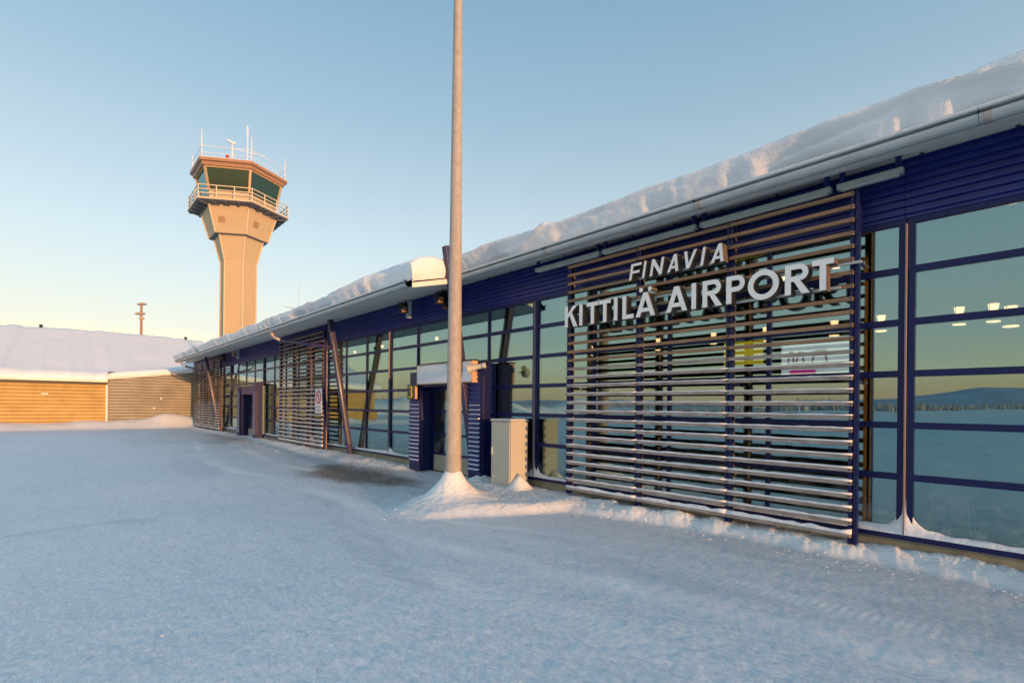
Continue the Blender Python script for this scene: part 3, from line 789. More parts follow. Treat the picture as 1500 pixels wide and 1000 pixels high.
# ------------------------------------------------------------------ raised lettering
TS = .19
def arc(cx, cy, r, a0, a1, n=14): return [(cx + r * math.cos(R(a0 + (a1 - a0) * i / n)), cy + r * math.sin(R(a0 + (a1 - a0) * i / n))) for i in range(n + 1)]
def glyph(ch, w, t=TS):
    if ch == 'I': return [([(0, 0), (t, 0), (t, 1), (0, 1)], [])]
    if ch == 'L': return [([(0, 0), (w, 0), (w, t * .95), (t, t * .95), (t, 1), (0, 1)], [])]
    if ch == 'T': return [([(w / 2 - t / 2, 0), (w / 2 + t / 2, 0), (w / 2 + t / 2, 1 - t * .95), (w, 1 - t * .95), (w, 1), (0, 1), (0, 1 - t * .95), (w / 2 - t / 2, 1 - t * .95)], [])]
    if ch == 'F': return [([(0, 0), (t, 0), (t, .40), (w * .9, .40), (w * .9, .40 + t * .95), (t, .40 + t * .95), (t, 1 - t * .95), (w, 1 - t * .95), (w, 1), (0, 1)], [])]
    if ch == 'K': return [([(0, 0), (t, 0), (t, .42), (w * .36, .56), (w - t * 1.32, 0), (w, 0), (w * .54, .70), (w * .98, 1), (w * .98 - t * 1.5, 1), (t, .64), (t, 1), (0, 1)], [])]
    if ch == 'N': return [([(0, 0), (t, 0), (t, .66), (w - t, 0), (w, 0), (w, 1), (w - t, 1), (w - t, .34), (t, 1), (0, 1)], [])]
    if ch == 'V': return [([(w / 2 - .55 * t, 0), (w / 2 + .55 * t, 0), (w, 1), (w - 1.08 * t, 1), (w / 2, .30), (1.08 * t, 1), (0, 1)], [])]
    if ch in 'AÄ':
        k = w / 2 - .55 * t; top = (w / 2 - 1.08 * t) / k; yb, yt = .19, .19 + t * .85
        L_ = lambda y: 1.08 * t + y * k
        r = [([(0, 0), (1.08 * t, 0), (L_(yb), yb), (w - L_(yb), yb), (w - 1.08 * t, 0), (w, 0), (w / 2 + .55 * t, 1), (w / 2 - .55 * t, 1)],
              [[(L_(yt), yt), (w - L_(yt), yt), (w / 2, top)]])]
        if ch == 'Ä': r += [(arc(w / 2 - .215, 1.12, .095, 0, 340, 17), []), (arc(w / 2 + .215, 1.12, .095, 0, 340, 17), [])]
        return r
    if ch == 'P':
        r = .29; bx = w - r
        return [([(0, 0), (t, 0), (t, .42), (bx, .42)] + arc(bx, 1 - r, r, -90, 90)[1:-1] + [(bx, 1), (0, 1)],
                 [[(t, .42 + t * .9), (bx, .42 + t * .9)] + arc(bx, 1 - r, r - t * .9, -90, 90)[1:-1] + [(bx, 1 - t * .9), (t, 1 - t * .9)]])]
    if ch == 'R':
        r = .285; bx = w * .93 - r
        return [([(0, 0), (t, 0), (t, .43), (w * .36, .43), (w - t * 1.3, 0), (w, 0), (w * .60, .46)] + arc(bx, 1 - r, r, -68, 90)[:-1] + [(bx, 1), (0, 1)],
                 [[(t, .43 + t * .9), (bx, .43 + t * .9)] + arc(bx, 1 - r, r - t * .9, -90, 90)[1:-1] + [(bx, 1 - t * .9), (t, 1 - t * .9)]])]
    if ch == 'O':
        return [([(w / 2 + w / 2 * math.cos(R(a)), .5 + .52 * math.sin(R(a))) for a in range(0, 360, 9)],
                 [[(w / 2 + (w / 2 - t) * math.cos(R(a)), .5 + (.52 - t) * math.sin(R(a))) for a in range(0, 360, 9)]])]

def letter(ch, x0, w, z0, cap, yf, depth, parent, skew=0.0, t=TS):
    mb = MB()
    for outer, holes in glyph(ch, w / cap, t):
        loops = [outer] + holes
        P = [[Vector((x0 + cap * (p[0] + skew * p[1]), yf, z0 + cap * p[1])) for p in lp] for lp in loops]
        tris = tessellate_polygon([[Vector((p.x, p.z, 0)) for p in lp] for lp in P])
        flat = [p for lp in P for p in lp]; n = len(flat)
        mb.m = 0; mb.add(flat, [tuple(t_) for t_ in tris])
        mb.m = 1; mb.add([p + Vector((0, depth, 0)) for p in flat], [tuple(t_) for t_ in tris])
        for lp in P:
            q = len(lp); mb.add(lp + [p + Vector((0, depth, 0)) for p in lp], [(i, (i + 1) % q, q + (i + 1) % q, q + i) for i in range(q)])
    return mb.build('letter', [M['letter'], M['letterside']], parent)

YF = -.555
sg = thing('raised_lettering', (-4.0, YF, 3.05), 'large raised grey capital letters forming the lower, longer line on the nearest slatted screen', 'sign', 'raised lettering on the nearest screen')
spans = [(6.13, 5.84), (5.80, 5.73), (5.64, 5.39), (5.375, 5.14), (5.075, 5.005), (4.91, 4.70), (4.66, 4.32), (4.135, 3.80), (3.735, 3.665), (3.57, 3.29), (3.235, 2.99), (2.95, 2.57), (2.50, 2.22), (2.20, 1.97)]
CAP = .362
for ch, (a, b) in zip('KITTILÄAIRPORT', spans): letter(ch, -a, a - b, 3.052, CAP, YF, .145, sg)
MB().box(-6.0, -1.74, -.405, -.378, 3.335, 3.365).build('mounting_rail', M['lightgrey'], sg)
MB().box(-6.0, -1.95, -.405, -.378, 3.075, 3.105).build('mounting_rail', M['lightgrey'], sg)
sg2 = thing('raised_lettering', (-4.0, YF, 3.63), 'small slanting raised grey capital letters forming the upper, shorter line on the nearest slatted screen', 'sign', 'raised lettering on the nearest screen')
sp2 = [(4.79, 4.60), (4.555, 4.50), (4.42, 4.215), (4.125, 3.945), (3.895, 3.70), (3.61, 3.555), (3.46, 3.275)]
for ch, (a, b) in zip('FINAVIA', sp2): letter(ch, -a, a - b, 3.636, .248, YF, .135, sg2, skew=.17, t=.165)
MB().box(-4.7, -3.3, -.42, -.378, 3.66, 3.69).build('mounting_rail', M['lightgrey'], sg2)

# ------------------------------------------------------------------ sign lights under the near eave
lts = [(1.36, 1.99, 'short grey batten light under the near eave, at the right end of its row'),
       (2.05, 3.69, 'long grey batten light under the near eave, above the right half of the slatted screen'),
       (3.75, 5.43, 'long grey batten light under the near eave, above the left half of the slatted screen'),
       (5.49, 7.02, 'long grey batten light under the near eave, leftmost of its row')]
for a, b, lb in lts:
    t = thing('batten_light', (-(a + b) / 2, -.40, 4.24), lb, 'light', 'batten lights under the near eave')
    MB().box(-b, -a, -.44, -.35, 4.215, 4.285).build('housing', M['lampmetal'], t, bevel=.012)
    MB().box(-b + .04, -a - .04, -.425, -.365, 4.203, 4.2145).build('diffuser', M['lightgrey'], t)
    for q in (a + .05, b - .05):
        MB().box(-q - .025, -q + .025, -.415, -.38, 4.286, 4.52 - .36 * SLOPE).build('hanger', M['frame'], t)
# little lamp on the lettering rail
# ------------------------------------------------------------------ eave lamps
for s, lb, g in ((12.02, 'black eave lamp on a white bracket, left of the metal mast', 1), (10.32, 'black eave lamp partly hidden behind the metal mast', 0),
                 (29.2, 'pale eave lamp over the far entrance, right one of the far pair', 0), (32.0, 'black eave lamp near the far slatted screen, left one of the far pair', 0)):
    zc = 4.22
    t = thing('eave_lamp', (-s, -.38, zc), lb, 'lamp', 'eave lamps along the terminal')
    b_ = MB(); b_.box(-s - .035, -s + .035, -.30, -.18, zc - .24, zc + .20); b_.build('bracket', M['signwhite'] if g or s == 29.2 else M['black'], t)
    b_ = MB(); b_.box(-s - .09, -s + .09, -.50, -.31, zc - .15, zc + .14); b_.build('housing', M['black'] if s != 29.2 else M['signside'], t, bevel=.03)
    B(-s + .0905, -s + .098, -.47, -.35, zc - .12, zc + .02).build('lens', M['fascia'], t)
    MB().tube([(-s, -.33, zc + .12), (-s, -.33, 4.50 - .33 * SLOPE)], .02, 8).build('stem', M['black'], t)

# ------------------------------------------------------------------ signs at the near entrance
t = thing('blank_signboard', (-9.85, -.52, 2.15), 'wide blank white signboard over the near entrance', 'sign')
mb = MB(); mb.box(-10.98, -8.74, -.60, -.45, 2.175, 2.64); mb.build('sign_box', M['signside'], t)
B(-10.95, -8.77, -.606, -.6005, 2.20, 2.615).build('sign_face', M['signwhite'], t)
B(-11.0, -8.72, -.61, -.44, 2.6405, 2.665).build('sign_cap', M['frame'], t)
t = thing('number_sign', (-11.3, -.5, 1.81), 'small black box sign with yellow numeral 3 beside the near entrance', 'sign')
B(-11.50, -11.14, -.56, -.478, 1.815, 2.19).build('sign_box', M['black'], t, bevel=.008)
B(-11.138, -11.134, -.55, -.488, 1.83, 2.17).build('sunlit_side', M['signside'], t)  # orange sheet paints the sunlight on the black box's right side
pts = arc(-11.345, 2.075, .068, 150, -80, 10) + arc(-11.345, 1.935, .075, 80, -150, 10)
mb = MB(); mb.tube([(p[0], -.562, p[1]) for p in pts], .017, 6); mb.build('numeral', M['numeral'], t)
# loud-hailer style floodlight on the right jamb
t = thing('horn_loudspeaker', (-8.48, -.6, 2.4), 'beige horn loudspeaker on the right jamb of the near entrance', 'loudspeaker')
h = MB(); c0 = Vector((-8.42, -.60, 2.50)); d = Vector((-.62, -.72, -.22)).normalized()
h.tube([c0, c0 + d * .06, c0 + d * .12, c0 + d * .20, c0 + d * .30], [.05, .052, .058, .082, .112], 18, caps=False); h.build('horn', M['cabinet'], t, smooth=True)
MB().tube([c0 - d * .09, c0], [.058, .06], 16).build('driver', M['cabinet'], t, smooth=True)
MB().tube([c0 + d * .12, c0 + d * .27], [.045, .02], 12).build('inner_cone', M['lightgrey'], t, smooth=True)
MB().tube([c0, (-8.40, -.50, 2.42), (-8.40, -.43, 2.42)], .014, 8).build('bracket', M['black'], t)
# prohibition board on the middle screen
t = thing('prohibition_board', (-17.81, -.41, 1.37), 'narrow white board with a red ringed prohibition symbol on the middle slatted screen', 'sign')
B(-18.10, -17.52, -.40, -.385, 1.37, 2.20).build('board', M['signwhite'], t, bevel=.004)
ring = MB(); cx, cz = -17.81, 1.92
o_ = [(cx + .235 * math.cos(R(a)), cz + .235 * math.sin(R(a))) for a in range(0, 360, 10)]; i_ = [(cx + .165 * math.cos(R(a)), cz + .165 * math.sin(R(a))) for a in range(0, 360, 10)]
ring.ringpoly([[(p[0], -.402, p[1]) for p in o_], [(p[0], -.405, p[1]) for p in o_], [(p[0], -.405, p[1]) for p in i_], [(p[0], -.402, p[1]) for p in i_]])
ring.build('red_ring', M['red'], t)
MB().bar((cx - .13, -.4035, cz + .13), (cx + .13, -.4035, cz - .13), .05, .003, up=(0, -1, 0)).build('red_bar', M['red'], t)
MB().bar((cx, -.402, cz - .10), (cx, -.402, cz + .10), .06, .002, up=(0, -1, 0)).build('black_figure', M['black'], t)
mb = MB()
for z in (1.60, 1.56, 1.48, 1.44):
    x = cx - .2
    while x < cx + .2: w = random.uniform(.02, .05); mb.box(x, x + w, -.4025, -.4005, z - .013, z + .013); x += w + .012
o = mb.build('printed_lines', M['print'], t); o['kind'] = 'stuff'

# ------------------------------------------------------------------ utility cabinet
CX, CY = .105, -.11          # the cabinet stands a little clear of the glass
t = thing('utility_cabinet', (-7.705, -.43, 0), 'beige metal utility cabinet standing in snow against the glass front', 'cabinet')
def CB(x0, x1, y0, y1, z0, z1): return B(x0 + CX, x1 + CX, y0 + CY, y1 + CY, z0, z1)
CB(-8.11, -7.51, -.545, -.10, .02, 1.375).build('body', M['cabinet'], t, bevel=.012)
CB(-8.125, -7.495, -.57, -.085, 1.3755, 1.405).build('lid', M['cabinet'], t, bevel=.01)
dd = CB(-8.085, -7.535, -.5655, -.5465, .16, 1.355).build('door', M['cabinet'], t, bevel=.006)
CB(-8.06, -8.025, -.595, -.5665, .70, .86).build('handle', M['lightgrey'], dd, bevel=.006)
CB(-8.06, -7.99, -.5855, -.5665, .27, .315).build('lock', M['gutter'], dd, bevel=.004)
for z in (.25, .55):
    for y in (-.42, -.36): MB().tube([(-7.509 + CX, y + CY, z), (-7.501 + CX, y + CY, z)], .008, 8).build('bolt', M['white'], t)
CB(-8.11, -7.51, -.56, -.1, 1.4055, 1.42).build('lid_snow', M['snow'], t, bevel=.006)

# ------------------------------------------------------------------ the tall mast
t = thing('lighting_mast', (-7.33, -2.05, 0), 'tall tapering frost-coated metal mast rising from a snow cone in front of the entrance', 'lamp post')
zz = [0, .5, 1.0, 2, 4, 6, 8, 10, 12.5]
MB().tube([(-7.33 + .000 * z, -2.05, z) for z in zz], [.141 - .0079 * min(z, 12.5) for z in zz], 28).build('pole', M['pole'], t, smooth=True)
MB().tube([(-7.33, -2.05, 12.4), (-7.33, -2.05, 12.52)], .055, 16).build('pole_cap', M['gutter'], t)
for dx in (-.9, .9):
    MB().tube([(-7.33, -2.05, 12.3), (-7.33 + dx * .6, -2.05, 12.5), (-7.33 + dx, -2.05, 12.5)], .035, 10).build('lamp_arm', M['gutter'], t)
    MB().box(-7.33 + dx - .3, -7.33 + dx + .3, -2.20, -1.90, 12.42, 12.56).build('lamp_head', M['gutter'], t, bevel=.04)

# ------------------------------------------------------------------ control tower (hexagonal)
TX, TY = -63.98, 8.04
tw = thing('control_tower', (TX, TY, 0), 'tall hexagonal control tower with flared top, glazed cab and railed balcony, sunlit', 'control tower')
def hexr(r, z): return [(TX + r * math.cos(R(60 * k)), TY + r * math.sin(R(60 * k)), z) for k in range(6)]
sh = MB().ringpoly([hexr(1.85, -.5), hexr(1.85, 17.3), hexr(2.55, 20.0)], caps=(True, True)).build('shaft', M['towerwall'], tw)
fl = MB().ringpoly([hexr(3.05, 20.0), hexr(3.9, 22.75)], caps=(True, True)).build('flared_head', M['towerwall'], tw)
MB().ringpoly([hexr(3.06, 19.93), hexr(3.06, 19.998)], caps=(True, True)).build('underside_band', M['towerdark'], tw)
for k in range(6):
    mb = MB()
    c, s = math.cos(R(60 * k)), math.sin(R(60 * k))
    mb.tube([(TX + r * c, TY + r * s, z) for r, z in ((1.86, 0), (1.86, 17.3), (2.56, 19.93))], .085, 6); mb.build('corner_trim', M['towertrim'], sh)
    MB().tube([(TX + r * c, TY + r * s, z) for r, z in ((3.06, 20.02), (3.91, 22.74))], .09, 6).build('corner_trim', M['towertrim'], fl)
# two small openings on the flared faces
for a in (-30, 30):
    nx, ny = math.cos(R(a)), math.sin(R(a)); rr = 3.44 * math.cos(R(30)) + .01; zc = 21.3; off = -.8 if a < 0 else -.55
    p = Vector((TX + nx * rr - ny * off, TY + ny * rr + nx * off, zc)); u = Vector((-ny, nx, 0)); v = Vector((nx * .26, ny * .26, 1)).normalized(); w = u.cross(v)
    mb = MB(); q = [p + u * i * .32 + v * j * .32 + w * 0 for i, j in ((-1, -1), (1, -1), (1, 1), (-1, 1))]
    mb.ringpoly([q, [x + Vector((nx, ny, 0)) * .05 for x in q]], caps=(True, True)); mb.build('vent_hatch', M['fascia'], fl)
# balcony
bl = MB().ringpoly([hexr(3.7, 22.76), hexr(5.15, 22.78), hexr(5.2, 22.80), hexr(5.2, 22.98), hexr(3.7, 22.98)], caps=(True, True)).build('balcony', M['towerdark'], tw)
MB().ringpoly([hexr(5.21, 22.86), hexr(5.26, 22.86), hexr(5.26, 23.02), hexr(5.21, 23.02)]).build('balcony_edge', M['towertrim'], bl)
for k in range(24):
    a = k / 24 * 6; i = int(a); f = a - i
    p0 = Vector(hexr(3.75, 22.65)[i]).lerp(Vector(hexr(3.75, 22.65)[(i + 1) % 6]), f); p1 = Vector(hexr(5.1, 22.72)[i]).lerp(Vector(hexr(5.1, 22.72)[(i + 1) % 6]), f)
    MB().bar(p0, p1, .10, .14).build('bracket', M['towerdark'], bl)
def hexrail(r, z0, zs, posts, w, parent, m, postname='rail_post', top=None):
    for z in zs:
        P = hexr(r, z)
        for i in range(6): MB().bar(P[i], P[(i + 1) % 6], w, w).build('rail', m, parent)
    for k in range(6 * posts):
        i = k // posts; f = (k % posts) / posts
        p = Vector(hexr(r, z0)[i]).lerp(Vector(hexr(r, z0)[(i + 1) % 6]), f)
        MB().bar(p, p + Vector((0, 0, zs[-1] - z0 + .02)), w * 1.05, w * 1.05).build(postname, m, parent)
hexrail(5.15, 23.0, [23.45, 23.85, 24.3], 3, .085, bl, M['towerrail'])
# cab
rb, rt = 3.75, 4.40
MB().ringpoly([hexr(rb, 22.98), hexr(rb + .15, 24.15), hexr(rb - .1, 24.15)], caps=(True, True)).build('cab_base', M['towertrim'], tw)
MB().ringpoly([hexr(2.6, 24.2), hexr(2.7, 26.5)], caps=(True, True)).build('cab_interior', M['cabin'], tw)
MB().ringpoly([hexr(3.2, 24.16), hexr(3.2, 24.35)], caps=(True, True)).build('control_desk', M['cabin'], tw)
zb, ztp = 24.16, 26.55
for k in range(6):
    a, b = hexr(rb + .15, zb), hexr(rt, ztp)
    q = [Vector(a[k]), Vector(a[(k + 1) % 6]), Vector(b[(k + 1) % 6]), Vector(b[k])]
    n = (q[1] - q[0]).cross(q[2] - q[1]).normalized()
    g = MB(); g.ringpoly([q, [p - n * .03 for p in q]], caps=(True, True)); g.build('cab_window', M['cabglass'], tw)
    MB().bar(q[0], q[3], .22, .22, up=(math.cos(R(60 * k)), math.sin(R(60 * k)), 0)).build('cab_post', M['towerframe'], tw)
    MB().bar(q[3] + Vector((0, 0, -.06)), q[2] + Vector((0, 0, -.06)), .16, .14).build('window_head', M['towerframe'], tw)
# roof: stepped fascia
rf = MB().ringpoly([hexr(4.45, 26.56), hexr(4.72, 26.56), hexr(4.78, 26.75), hexr(4.78, 26.88), hexr(5.05, 26.93), hexr(5.08, 27.22), hexr(4.7, 27.30)], caps=(True, True)).build('roof', M['fascia'], tw)
MB().ringpoly([hexr(4.98, 27.225), hexr(5.0, 27.30), hexr(4.7, 27.36), hexr(2, 27.40)], caps=(True, True)).build('roof_snow', M['snow'], rf)
hexrail(4.8, 27.25, [27.75, 28.45], 1, .045, rf, M['white'])
def frost_rod(x, y, z0, z1, r=.05, nm='roof_rod'): MB().tube([(x, y, z0), (x, y, z0 + (z1 - z0) * .6), (x, y, z1)], [r, r * 1.3, r * .5], 8).build(nm, M['white'], rf)
for k, top in ((5, 30.2), (0, 29.9), (1, 29.7), (4, 29.2), (2, 29.4), (3, 29.5)):
    p = hexr(4.8, 0)[k]; frost_rod(p[0], p[1], 27.3, top, .04)
frost_rod(TX + 1.2, TY + .5, 27.3, 32.6, .055, 'antenna_mast')
frost_rod(TX + 1.2, TY + .5, 31.2, 32.7, .08, 'antenna_tip')
MB().bar((TX + 1.2, TY - 1.0, 29.6), (TX + 1.2, TY + 2.4, 29.9), .05).build('antenna_arm', M['white'], rf)
frost_rod(TX + 1.6, TY - 1.1, 27.3, 30.0, .08)
MB().bar((TX + 1.6, TY - 1.65, 30.2), (TX + 1.6, TY - .85, 30.02), .2, .2).build('roof_camera', M['white'], rf)
MB().tube([(TX + 3.0, TY - 1.9, 27.3), (TX + 3.0, TY - 1.9, 28.0)], .16, 10).build('obstruction_light', M['red'], rf)

# ------------------------------------------------------------------ left building with the snowy roof, and the linking wall
an = thing('annex_building', (-48, -10, 0), 'low ochre boarded building with a broad smooth snow-covered roof, left of the terminal', 'building')
def boards(y0, y1, z0, ztop, x, pitch, depth, name, m, parent):
    """horizontal profiled boards on a wall facing +x; the top may slope from y0 to y1"""
    ny = 24; ys = np.linspace(y0, y1, ny); mb = MB(); rings = []
    n = int((max(ztop(y0), ztop(y1)) - z0) / pitch) + 1
    for y in ys:
        ring = []
        for i in range(n):
            for dz, dx in ((0, 0), (.12, 1), (.86, .55)):
                ring.append((x + dx * depth, y, min(z0 + (i + dz) * pitch, ztop(y))))
        rings.append(ring + [(x - .05, y, ztop(y)), (x - .05, y, z0)])
    return mb.ringpoly(rings, caps=(True, True)).build(name, m, parent)
XW = -42.0
boards(-14, -4.86, -.2, lambda y: 2.80, XW, .215, .075, 'boarded_wall', M['ochre'], an)
MB().ringpoly([[(XW - .06, y, -.2), (XW - .06, y, 2.9), (XW - 11, y, 6.9), (XW - 22, y, 2.9), (XW - 22, y, -.2)] for y in (-14, -4.86)], caps=(True, True)).build('building_core', M['trim'], an)
MB().tube([(XW + .12, -4.80, .1), (XW + .12, -4.80, 2.95)], .065, 10).build('downpipe', M['white'], an)
MB().box(XW - .2, XW + .32, -14.1, -4.78, 2.79, 2.995).build('eave_trim', M['trim'], an)
MB().box(XW + .33, XW + .42, -14.1, -4.78, 2.94, 3.05).build('gutter', M['lightgrey'], an)
# roof snow: smooth slope up to the ridge, hipped beyond the frame on the left
def annex_snow():
    yy = np.concatenate([np.linspace(-14.4, -9.2, 60), np.linspace(-9.1, -4.9, 60), [-4.78, -4.76], np.linspace(-4.6, 2.6, 60)]); k = np.concatenate([np.linspace(0, .06, 8), np.linspace(.08, 1, 30), np.linspace(1.04, 2, 14)])
    Y, K = np.meshgrid(yy, k, indexing='ij')
    K = np.where(Y > -4.77, np.maximum(K, .045), K)
    front = np.clip(K, 0, 1)
    x = XW + .46 - 11.5 * front - 11.5 * np.clip(K - 1, 0, 1)
    edge = .16 * fbm(Y * .9, Y * 0, 301, 4)
    z = 3.06 + (.34 + edge * .5) * np.sqrt(np.clip(K / .05, 0, 1)) + 3.9 * front - 3.9 * np.clip(K - 1, 0, 1)
    z = z - .10 * np.exp(-((Y + 9.55 + .05 * (x - XW)) / .16) ** 2) * (K > .1) - .12 * sstep(-9.6, -10.2, Y) * (K > .08) + .03 * fbm(x * .4, Y * .4, 305, 3)
    x = x + np.where(K < .06, .12 * np.sin(np.clip(K / .06, 0, 1) * math.pi) + edge * (1 - K / .06), 0)
    o = grid_object('roof_snow', np.stack([x, Y, z], -1), M['snow'], an); o['kind'] = 'stuff'
annex_snow()
for y, h in ((-8.14, .18), (-5.84, .12), (-3.57, .10), (-1.22, .10), (1.26, .14)):
    MB().tube([(XW - 11.0, y, 7.1), (XW - 11.0, y, 7.33 + h)], [.09, .11], 8).build('roof_vent', M['black'] if h > .13 else M['white'], an)
lk = thing('link_building', (-42.3, -2.2, 0), 'low olive metal-boarded link wall with a sloping snow-capped top beside the far slatted screen', 'building')
ztop = lambda y: 3.18 + (y + 4.72) / 4.72 * .62
boards(-4.72, 0.9, -.2, ztop, XW, .195, .065, 'boarded_wall', M['olive'], lk)
MB().ringpoly([[(XW - 5, y, ztop(y) - .02), (XW - .06, y, ztop(y) - .02), (XW - .06, y, -.2), (XW - 5, y, -.2)] for y in (-4.72, .9)], caps=(True, True)).build('building_core', M['trim'], lk)
MB().bar((XW + .06, -4.76, ztop(-4.76) + .03), (XW + .06, .9, ztop(.9) + .03), .06, .12).build('verge_trim', M['lightgrey'], lk)
def link_snow():
    yy = np.linspace(-4.85, .9, 70); a = np.linspace(0, math.pi * .5, 10)
    Y, A = np.meshgrid(yy, np.concatenate([a, [math.pi * .5] * 6]), indexing='ij')
    idx = np.arange(16)[None, :] + 0 * Y
    zt = np.vectorize(ztop)(Y)
    th = .42 * np.interp(Y, [-4.85, -4.3, -2, .2, .9], [.75, 1, 1.05, .75, .4])
    x = XW + .12 + .10 * np.sin(A * 2) - .5 * (1 - np.cos(A)) - np.clip(idx - 9, 0, 9) * .8
    z = zt + .03 + th * np.sin(A) + np.clip(idx - 9, 0, 9) * .05 + .03 * fbm(Y * 1.4, A * 2, 320, 3)
    o = grid_object('roof_snow', np.stack([x, Y, z], -1), M['snow'], lk); o['kind'] = 'stuff'
link_snow()
for y, z in ((-1.9, 1.9), (-2.3, 1.25)):
    B(XW + .05, XW + .12, y - .05, y + .05, z, z + .10).build('wall_box', M['white'], lk)
B(XW + .05, XW + .10, -7.9, -7.6, 2.1, 2.18).build('wall_box', M['white'], an)

# ------------------------------------------------------------------ far masts and antennas
t = thing('floodlight_mast', (-88.4, 1.58, 0), 'slim far mast with clustered floodlights, standing behind the snowy roof', 'floodlight')
MB().tube([(-88.4, 1.58, 0), (-88.4, 1.58, 15.6)], [.22, .14], 8).build('pole', M['fascia'], t)
for z, y0, w in ((15.3, .05, .62), (13.95, -.12, .66), (13.3, .05, .34)):
    MB().ringpoly([[(-88.4 + r_ * math.cos(a * math.pi / 6), 1.58 + y0 + r_ * math.sin(a * math.pi / 6), z + h_ + .12 * math.sin(a * math.pi / 6) * r_) for a in range(12)] for r_, h_ in ((w * .75, 0), (w, .10), (w * .9, .22), (w * .35, .36))], caps=(True, True)).build('floodlight', M['signside'], t)
t = thing('roof_antenna', (-41.0, 6.8, 6.2), 'thin whip antenna with side arms standing behind the terminal roof', 'antenna')
MB().tube([(-41.0, 6.84, 6.2), (-41.0, 6.84, 11.0)], [.035, .012], 6).build('whip', M['gutter'], t)
MB().tube([(-41.3, 5.9, 9.15), (-41.0, 6.86, 9.05)], .03, 6).build('arm', M['gutter'], t)
MB().tube([(-41.4, 5.7, 7.6), (-41.0, 6.84, 7.55)], .02, 6).build('arm', M['gutter'], t)
for s, n, h, lb in ((18.79, -.2, 1.0, 'dark flue poking through the roof snow above the middle strut'), (3.32, -.6, .86, 'small dark flue poking through the roof snow over the lettering')):
    zb = 4.55 - n * SLOPE
    t = thing('roof_flue', (-s, -n, zb), lb, 'vent', 'flues through the roof snow')
    MB().tube([(-s, -n, zb), (-s, -n, zb + h - .12)], .05, 10).build('stack', M['strut'], t)
    MB().box(-s - .055, -s + .055, -n - .055, -n + .055, zb + h - .118, zb + h - .03).build('cowl', M['strut'], t, bevel=.02)

# ------------------------------------------------------------------ inside the hall
def pendant(x, y, z, label):
    t = thing('pendant_lamp', (x, y, z), label, 'lamp', 'warm pendant lamps in the hall')
    MB().tube([(x, y, z + .22), (x, y, 4.9)], .006, 6).build('cord', M['black'], t)
    MB().tube([(x, y, z + .115), (x, y, z + .16), (x, y, z + .22)], [.09, .07, .02], 16).build('lamp_shade', M['int_col'], t, smooth=True)
    MB().tube([(x, y, z), (x, y, z + .114)], [.05, .07], 16).build('bulb', M['lamp'], t)
    MB().tube([(x, y, z - .17), (x, y, z - .155)], [.085, .085], 18).build('reflection_disc', M['lamp'], t)  # glowing disc added for the lamp's mirrored second image
    for a in (0, 2.1, 4.2): MB().tube([(x + .075 * math.cos(a), y + .075 * math.sin(a), z - .16), (x + .08 * math.cos(a), y + .08 * math.sin(a), z + .13)], .004, 5).build('stay', M['black'], t)
ORD = ['first', 'second', 'third', 'fourth', 'fifth', 'sixth', 'seventh', 'eighth', 'ninth', 'tenth', 'eleventh', 'twelfth', 'thirteenth', 'fourteenth', 'fifteenth']
PEND = [(.75, -2.6, 3.0), (1.04, -3.8, 3.24), (1.45, -3.8, 3.24), (2.51, -3.8, 3.24), (2.76, -2.2, 3.95), (3.25, -3.8, 3.23), (3.59, -2.2, 3.9),
        (4.5, -3.8, 3.24), (6.51, -5.5, 3.5), (7.04, -3.8, 3.24), (10.05, -5.0, 3.4), (16.85, -3.8, 4.2), (21.7, -4.0, 4.3), (24.15, -3.8, 4.2)]
for i, (s, n, z) in enumerate(PEND):
    pendant(-s, -n, z, ORD[i] + ' warm pendant lamp from the right among those lit in the hall')
t = thing('poster_panel', (-2.53, .6, 2.1), 'pale lilac poster with dark red figures and a magenta block hung behind the near screen', 'poster')
MB().box(-2.97, -2.02, .60, .612, 2.14, 2.64).build('paper', M['lilac'], t)
mb = MB()
for cx, w, h in ((-2.84, .05, .10), (-2.72, .06, .08), (-2.47, .12, .10)):
    mb.ringpoly([[(cx + w * a, y, 2.44 + h * b) for a, b in ((-.8, -.4), (-1, .2), (-.3, .5), (.5, .45), (1, 0), (.8, -.5), (.3, -.2), (-.2, -.2))] for y in (.597, .5995)], caps=(True, True))
    for d in (-.6, .5): mb.bar((cx + w * d, .598, 2.42), (cx + w * d * 1.4, .598, 2.32), .02, .002, up=(0, -1, 0))
mb.build('red_figures', M['crimson'], t)
MB().box(-2.90, -2.03, .597, .5995, 2.295, 2.315).build('red_band', M['crimson'], t)
MB().box(-2.86, -2.52, .597, .5995, 2.16, 2.22).build('magenta_block', M['magenta'], t)
t = thing('hanging_sign', (-4.6, 3.0, 2.5), 'yellow hanging sign inside the hall behind the near screen', 'sign')
B(-5.0, -4.25, 3.0, 3.08, 2.55, 3.0).build('sign_box', M['yellow'], t)
for x in (-4.9, -4.35): MB().tube([(x, 3.04, 3.0), (x, 3.04, 5.0)], .01, 6).build('rod', M['black'], t)
